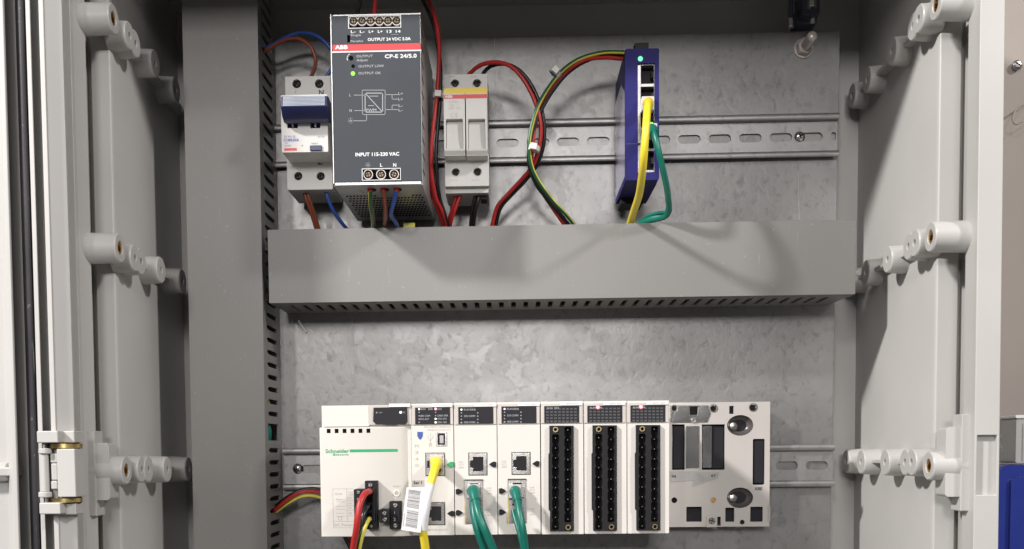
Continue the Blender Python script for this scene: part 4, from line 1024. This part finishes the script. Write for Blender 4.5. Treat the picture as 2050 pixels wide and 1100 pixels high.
wire('wire', 'brown wire leaving the left terminal under the breaker for the horizontal duct', 'wire', [(607, 378, 42), (613, 398, 42), (622, 422, 38), (634, 462, 30)], RW, 'wbrown')
wire('wire', 'reddish brown second wire close beside the brown one under the breaker', 'wire', [(612, 378, 44), (620, 400, 43), (628, 425, 38), (640, 464, 30)], 1.3, 'wbrown')
wire('wire', 'blue wire running from under the breaker down right into the duct', 'wire', [(652, 378, 44), (656, 396, 44), (666, 420, 40), (680, 441, 34), (700, 466, 26)], RW, 'wblue')
wire('wire', 'black wire entering the top of the power supply', 'wire', [(736, -60, 70), (724, -8, 92), (717, 20, 108), (714, 38, 112)], 1.6, 'wblack')
wire('wire', 'red wire entering the top of the power supply', 'wire', [(752, -60, 80), (752, -8, 98), (750, 20, 110), (749, 38, 112)], 1.5, 'wred')
for k, (c, lab) in enumerate((('gy', 'green and yellow earth wire under the power supply'), ('wbrown', 'brown wire under the power supply between earth and blue wires'), ('wblue', 'blue wire curving out under the power supply'))):
    px = 741+26*k
    pts = [[(741, 366, 112), (741, 386, 112), (742, 412, 104), (746, 434, 88), (748, 462, 40)], [(767, 366, 112), (769, 388, 112), (771, 410, 104), (772, 434, 88), (768, 462, 40)], [(793, 366, 112), (792, 386, 112), (787, 410, 106), (783, 430, 92), (792, 446, 70), (800, 466, 34)]][k]
    wire('wire', lab, 'wire', pts, RW+.1, ['wyellow', 'wgreen'] if c == 'gy' else c, two=(c == 'gy'), twist=.6 if c == 'gy' else 0)
    mb = MB(); q = [P(px+.5*j, 367+j*9, 112) for j in range(3)]; o = q[0]; mb.tube([v-o for v in q], 2.4, 10); f = mb.build('ferrule_sleeve', 'wred', loc=o*S); tag(f, 'red ferrule sleeve on the %s wire under the power supply' % ('earth', 'brown', 'blue')[k], 'ferrule', 'red ferrules under the power supply')
# long vertical pair beside the power supply
wire('wire', 'long red wire dropping past the power supply, tied in white to its black partner', 'wire', [(820, -70, 40), (856, -2, 52), (872, 40, 60), (879, 90, 64), (878, 140, 66), (874, 200, 66), (867, 260, 66), (863, 310, 64), (864, 350, 60), (872, 395, 52), (885, 425, 44), (899, 466, 30)], RW+.1, 'wred')
wire('wire', 'long black wire dropping past the power supply beside the red one', 'wire', [(806, -70, 38), (845, -2, 50), (866, 45, 58), (876, 90, 60), (882, 140, 61), (881, 200, 61), (876, 260, 61), (873, 310, 60), (875, 360, 56), (881, 400, 48), (891, 430, 42), (902, 466, 30)], RW, 'wblack')
wire('wire', 'red wire close against the power supply side, joining the long pair', 'wire', [(838, 150, 30), (841, 230, 40), (851, 280, 50), (860, 320, 58), (862, 355, 58), (867, 395, 48), (880, 430, 40), (893, 466, 28)], RW, 'wred')
bundle_tie('white tie round red and black wires at the left edge of the fuse holder', 878, 193, 63, 4.3, math.radians(86))
wire('wire', 'red wire arching from the top of the fuse holder down to the duct', 'wire', [(930, 160, 42), (942, 146, 44), (962, 131, 50), (990, 125, 56), (1020, 132, 60), (1045, 156, 62), (1065, 190, 62), (1078, 226, 62), (1083, 262, 60), (1078, 298, 57), (1066, 333, 50), (1044, 360, 44), (1018, 388, 38), (995, 416, 34), (982, 466, 26)], RW+.1, 'wred')
wire('wire', 'black wire arching beside the red one from the fuse holder to the duct', 'wire', [(962, 160, 42), (970, 144, 44), (985, 132, 48), (1010, 129, 54), (1035, 138, 57), (1058, 162, 58), (1076, 196, 58), (1087, 232, 57), (1090, 266, 55), (1086, 300, 52), (1073, 334, 46), (1050, 364, 40), (1024, 391, 35), (1001, 419, 31), (990, 466, 24)], RW, 'wblack')
wire('wire', 'red wire leaving the left side of the fuse holder bottom', 'wire', [(918, 378, 42), (914, 392, 42), (906, 418, 40), (900, 440, 36), (898, 466, 28)], RW, 'wred')
wire('wire', 'red wire hugging its twin under the fuse holder, slightly to the right', 'wire', [(924, 378, 42), (920, 396, 44), (910, 422, 42), (903, 444, 37), (901, 466, 28)], RW, 'wred')
wire('wire', 'black wire from the fuse holder bottom into the duct, left of its twin', 'wire', [(954, 378, 42), (951, 396, 42), (945, 424, 38), (941, 466, 28)], RW, 'wblack')
wire('wire', 'black wire from the fuse holder bottom into the duct, right of its twin', 'wire', [(961, 378, 42), (958, 400, 44), (951, 426, 40), (947, 466, 28)], RW, 'wblack')
A = [(1268, 107, 46), (1240, 105, 50), (1205, 106, 54), (1163, 117, 58), (1129, 139, 62), (1100, 173, 64), (1077, 213, 66), (1064, 254, 66), (1059, 292, 66), (1064, 332, 62), (1080, 366, 56), (1105, 400, 48), (1135, 432, 40), (1162, 468, 28)]
wire('wire', 'green and yellow striped earth wire looping down from the blue switch', 'wire', A, RW, ['wgreen', 'wyellow'], two=True, twist=0, n=14)
wire('wire', 'black wire of the loop hanging from the blue switch', 'wire', [(1268, 113, 42), (1240, 112, 46), (1212, 112, 50), (1172, 123, 54), (1137, 146, 57), (1108, 180, 59), (1084, 220, 61), (1068, 258, 62), (1059.5, 296, 62), (1060, 334, 58), (1074, 370, 52), (1098, 402, 44), (1126, 434, 37), (1152, 468, 27)], RW, 'wblack')
wire('wire', 'red wire of the loop hanging from the blue switch', 'wire', [(1268, 119, 46), (1240, 118, 50), (1212, 116, 52), (1170, 121, 56), (1135, 143, 58), (1107, 175, 59), (1083, 216, 60), (1071, 254, 60), (1066, 294, 60), (1064, 330, 54), (1074, 366, 46), (1095, 400, 40), (1117, 432, 35), (1142, 468, 26)], RW, 'wred')
bundle_tie('white tie round the wire bundle just left of the blue switch', 1112, 146, 62, 4.4, math.radians(228))
bundle_tie('white tie where the two wire loops cross in front of the rail', 1068, 298, 64, 4.6, math.radians(80))
# patch cables at the blue switch
def patch(label, pts, r, m, flat=1.0, group=None, extra=(), boot=True):
    W = [P(*p) for p in pts]; o = W[0].copy(); e = bpy.data.objects.new('patch_cable', None); COL.objects.link(e); e.location = o*S; tag(e, label, 'network cable', group)
    mb = MB(); mb.tube([q-o for q in W], r, 14, flat, twist=.5 if flat != 1 else 0); mb.build('sheath', m, e, ang=60)
    for pp, rr_, fl in extra:
        mb = MB(); mb.tube([P(*p)-o for p in pp], rr_, 12, fl); mb.build('cable_strand', m, e, ang=60)
    if boot:
        mb = MB(); q = [v-o for v in W[:3]]; mb.tube(q, lambda t: r*(1.55-.45*t), 14); mb.build('boot', m, e, ang=60)
    mb = MB(); mb.box(-4.6, 4.6, -5, 5, -6, 1.5); mb.build('plug', 'clear', e, bevel=.4)
    return e, o
patch('yellow patch cable hanging from the blue switch into the horizontal duct', [(1297, 208, 92), (1298, 206, 108), (1298, 208, 124), (1296, 218, 138), (1294, 245, 148), (1291, 285, 150), (1288, 325, 144), (1284, 362, 128), (1279, 392, 106), (1270, 420, 78), (1262, 446, 52), (1254, 478, 34)], 2.7, 'cyel')
patch('green patch cable bending out right of the blue switch into the duct', [(1303, 262, 92), (1306, 262, 100), (1310, 270, 106), (1317, 298, 108), (1326, 335, 104), (1334, 370, 95), (1338, 400, 84), (1339, 420, 74), (1330, 432, 66), (1303, 439, 58), (1282, 449, 48), (1262, 474, 34)], 3.2, 'cgrn', .72, extra=[([(1336, 424, 71), (1312, 428, 63), (1290, 437, 54), (1274, 456, 42)], 1.3, 1)])
# patch cables at the controller
e, o = patch('yellow patch cable with a white barcode tag on the processor module', [(873, 926, MD+2), (874, 927, MD+12), (872, 936, MD+20), (866, 955, MD+26), (857, 990, MD+30), (851, 1025, MD+30), (847, 1062, MD+26), (850, 1085, MD+22), (856, 1130, MD+14)], 3.1, 'cyel')
mb = MB(); mb.tube([P(*p)-o for p in ((862, 970, MD+28.2), (857, 990, MD+30), (851, 1025, MD+30), (847, 1060, MD+26.5))], 3.35, 16); mb.build('tag_sleeve', 'sleeve', e)
def flagpt(u, v, dd=0):   # u across 0..1 (left to right), v down 0..1
    L0, L1 = Vector((814, 976)), Vector((803, 1061)); R0, R1 = Vector((850, 978)), Vector((842, 1067))
    a = L0.lerp(L1, v); b = R0.lerp(R1, v); p = a.lerp(b, u)
    return P(p.x, p.y, MD+24+5*u+2.5*math.sin(u*2.4)+dd)-o
mb = MB(); n, k = 9, 9; vs = []; fs = []
for dd in (0, .25):
    for i in range(n):
        for j in range(k): vs.append(flagpt(i/(n-1), j/(k-1), dd))
for q in (0, 1):
    for i in range(n-1):
        for j in range(k-1):
            a = q*n*k+i*k+j; fs.append((a, a+1, a+k+1, a+k))
for i in range(n-1):
    for j in (0, k-1): a = i*k+j; fs.append((a, a+k, a+k+n*k, a+n*k))
for j in range(k-1):
    for i in (0, n-1): a = i*k+j; fs.append((a, a+1, a+1+n*k, a+n*k))
mb.add(vs, fs); fl = mb.build('tag_flag', 'sleeve', e, ang=60)
mb = MB(); random.seed(5); v = .06
def strip(u0, u1, v0, v1):
    for i in range(5):
        a, b = u0+(u1-u0)*i/5, u0+(u1-u0)*(i+1)/5
        sl = .03*(a-.5), .03*(b-.5)
        mb.add([flagpt(a, v0+sl[0], .32), flagpt(b, v0+sl[1], .32), flagpt(b, v1+sl[1], .32), flagpt(a, v1+sl[0], .32)], [(0, 1, 2, 3)])
while v < .47:
    t = random.choice((.006, .009, .014)); strip(.13, .80, v, v+t); v += t+random.choice((.007, .010, .013))
v = .52
while v < .93:
    t = random.choice((.006, .009, .014)); strip(.18, .80, v, v+t); v += t+random.choice((.007, .010, .014))
v = .62
while v < .93:
    strip(.05, .11, v, v+.006); v += .014
ob = mb.build('barcode', 'inkb', e, smooth=False); ob['kind'] = 'stuff'
patch('flat green patch cable splitting in two strands below the left communication module', [(948, 984, MD+8), (948, 985, MD+14), (952, 1004, MD+20), (959, 1032, MD+26), (971, 1062, MD+28), (988, 1100, MD+24), (1000, 1130, MD+20)], 3.3, 'cgrn', .9,
      extra=[([(946, 984, MD+10), (947, 1005, MD+18), (950, 1035, MD+24), (957, 1066, MD+26), (969, 1100, MD+22), (979, 1130, MD+18)], 3.1, .9)], group='green patch cables at the communication modules')
patch('green patch cable hanging below the right communication module, narrower of the pair', [(1031, 984, MD+8), (1032, 985, MD+14), (1036, 1004, MD+20), (1041, 1032, MD+26), (1047, 1062, MD+28), (1052, 1100, MD+24), (1054, 1130, MD+20)], 2.9, 'cgrn', .9,
      extra=[([(1027, 1022, MD+14), (1032, 1042, MD+18), (1040, 1070, MD+22), (1047, 1100, MD+22), (1049, 1130, MD+18)], 1.7, 1)], group='green patch cables at the communication modules')
# wires at the big plug
wire('wire', 'thick red wire rising into the larger black plug on the power module', 'wire', [(741, 985, MD+10), (738, 985, MD+20), (730, 990, MD+27), (721, 1008, MD+32), (716, 1035, MD+34), (713, 1062, MD+32), (707, 1100, MD+24), (702, 1140, MD+16)], 2.35, 'wred', n=14)
wire('wire', 'black wire behind the red one in the larger plug', 'wire', [(738, 1014, MD+10), (735, 1016, MD+18), (728, 1030, MD+24), (724, 1055, MD+25), (719, 1080, MD+22), (712, 1110, MD+14), (708, 1140, MD+8)], 2.0, 'wblack', n=12)
wire('wire', 'green and yellow earth wire in the lowest hole of the larger plug', 'wire', [(740, 1040, MD+10), (737, 1041, MD+18), (731, 1052, MD+24), (725, 1070, MD+25), (720, 1090, MD+22), (716, 1112, MD+16), (713, 1140, MD+10)], 2.0, ['wgreen', 'wyellow'], two=True, n=12, twist=-.5)
# wires between the vertical duct and the controller
wire('wire', 'red wire arching from the vertical duct behind the power module', 'wire', [(525, 1040, 24), (552, 1020, 30), (575, 1001, 36), (600, 987, 38), (628, 984, 36), (660, 992, 32)], RW, 'wred')
wire('wire', 'black wire lying above the red one behind the power module', 'wire', [(525, 1034, 22), (556, 1010, 28), (580, 993, 32), (603, 982, 32), (628, 979, 30), (660, 986, 28)], RW, 'wblack')
wire('wire', 'green and yellow wire under the red one behind the power module', 'wire', [(525, 1044, 22), (556, 1024, 26), (580, 1006, 32), (604, 994, 34), (630, 993, 32), (660, 1003, 28)], RW, ['wgreen', 'wyellow'], two=True, twist=1)
wire('wire', 'red wire running down behind the lower edge of the power module', 'wire', [(690, 1060, 30), (704, 1085, 34), (716, 1112, 36), (726, 1140, 36)], 1.9, 'wred')
wire('wire', 'black wire running down behind the lower edge of the power module', 'wire', [(684, 1060, 26), (697, 1086, 30), (710, 1112, 32), (720, 1140, 32)], 2.2, 'wblack')
# wires inside the vertical duct seen through its slots
wire('wire', 'green cable seen inside the vertical duct through its widened slot', 'wire', [(500, 820, 22), (522, 845, 28), (532, 866, 30), (524, 900, 26), (500, 940, 20)], 5, 'cgrn')
wire('wire', 'yellow green wire seen inside the vertical duct through a slot', 'wire', [(490, 770, 20), (522, 795, 26), (534, 806, 28), (524, 826, 24), (500, 860, 18)], 2.6, 'wyellow')
# bright glint on the plate below the duct, drawn as a white sliver
q = P(604, 655, 1.2); mb = MB(); a = P(597, 642, 3)-q; b = P(613, 666, 1.5)-q
mb.tube([a, (a+b)/2, b], .8, 6); ob = mb.build('plate_glint', 'white', loc=q*S); tag(ob, 'tiny white sliver drawn as a light glint on the plate below the horizontal duct', 'glint')

# ================================================================== things at the right of the cabinet
o = bpy.data.objects.new('storage_case', None); COL.objects.link(o); q = P(2050, 1100, 60); o.location = q*S
tag(o, 'royal blue plastic case at the lower right outside the cabinet', 'case')
x0 = P(1999, 1010, 60).x-q.x; x1 = x0+90; z1 = P(2030, 931, 60).z-q.z; z0 = -230
mb = MB(); mb.ext(rrect(x0, x1, z0, z1, 7, 6), [], -40, 0); mb.build('body', 'bluebox', o, bevel=4, seg=4)
mb = MB(); mb.ext(rrect(x0+8, x1-8, z0, z1-9, 5, 6), [], 0.2, 3); mb.build('front_panel', 'bluebox', o, bevel=1.4, seg=3)
for k in (22, 38):
    mb = MB(); mb.ext(rrect(x0+k, x0+k+3, z0, z1-48, 1.4), [], 3.1, 5); mb.build('rib', 'bluebox', o, bevel=.8)
q = P(2046, 930, 50); o = bpy.data.objects.new('plastic_container', None); COL.objects.link(o); o.location = q*S
tag(o, 'frosted clear plastic container standing on the blue case', 'container')
x0 = P(2034, 880, 50).x-q.x; h = P(2046, 838, 50).z-q.z
mb = MB(); mb.ext(rrect(x0, x0+46, 1, h, 2), [], -30, 0); mb.build('body', 'clearbox', o, bevel=1.5)
mb = MB(); mb.ext(rrect(x0-1.5, x0+47.5, h+.2, h+2.6, 1), [], -31.5, 1.5); mb.build('rim', 'sleeve', o, bevel=.6)
mb = MB(); mb.box(x0+5, x0+6, 3, h-4, .1, .8); mb.build('rib', 'clearbox', o)
q = P(2036, 131, -44); o = bpy.data.objects.new('wall_screw', None); COL.objects.link(o); o.location = q*S; tag(o, 'small dark round screw in the beige wall at the upper right edge', 'screw')
mb = MB(); mb.lathe((0, 0, 0), (0, -1, 0), [(0, 0), (0, 4.2), (1.2, 4), (2.6, 2.6), (3, 0)], 18); mb.build('head', 'steel', o)
mb = MB(); mb.line([(-2, 1), (2, -1)], .8, 3.1); mb.build('slot', 'hole', o)
w_ = wire('wall_hook', 'small pale hook on the beige wall at the right edge', 'hook', [(2052, 208, -42), (2040, 214, -34), (2031, 226, -28), (2027, 240, -26), (2034, 249, -26), (2046, 244, -26), (2062, 236, -30)], .8, 'wall')

q = P(819, 451, 45); mb = MB(); mb.box(-4.6, 4.6, -6, 1.6, -1, 1); ob = mb.build('wire_marker', 'wyellow', loc=q*S, bevel=.3); tag(ob, 'small pale yellow wire marker peeping over the duct below the power supply', 'wire marker')
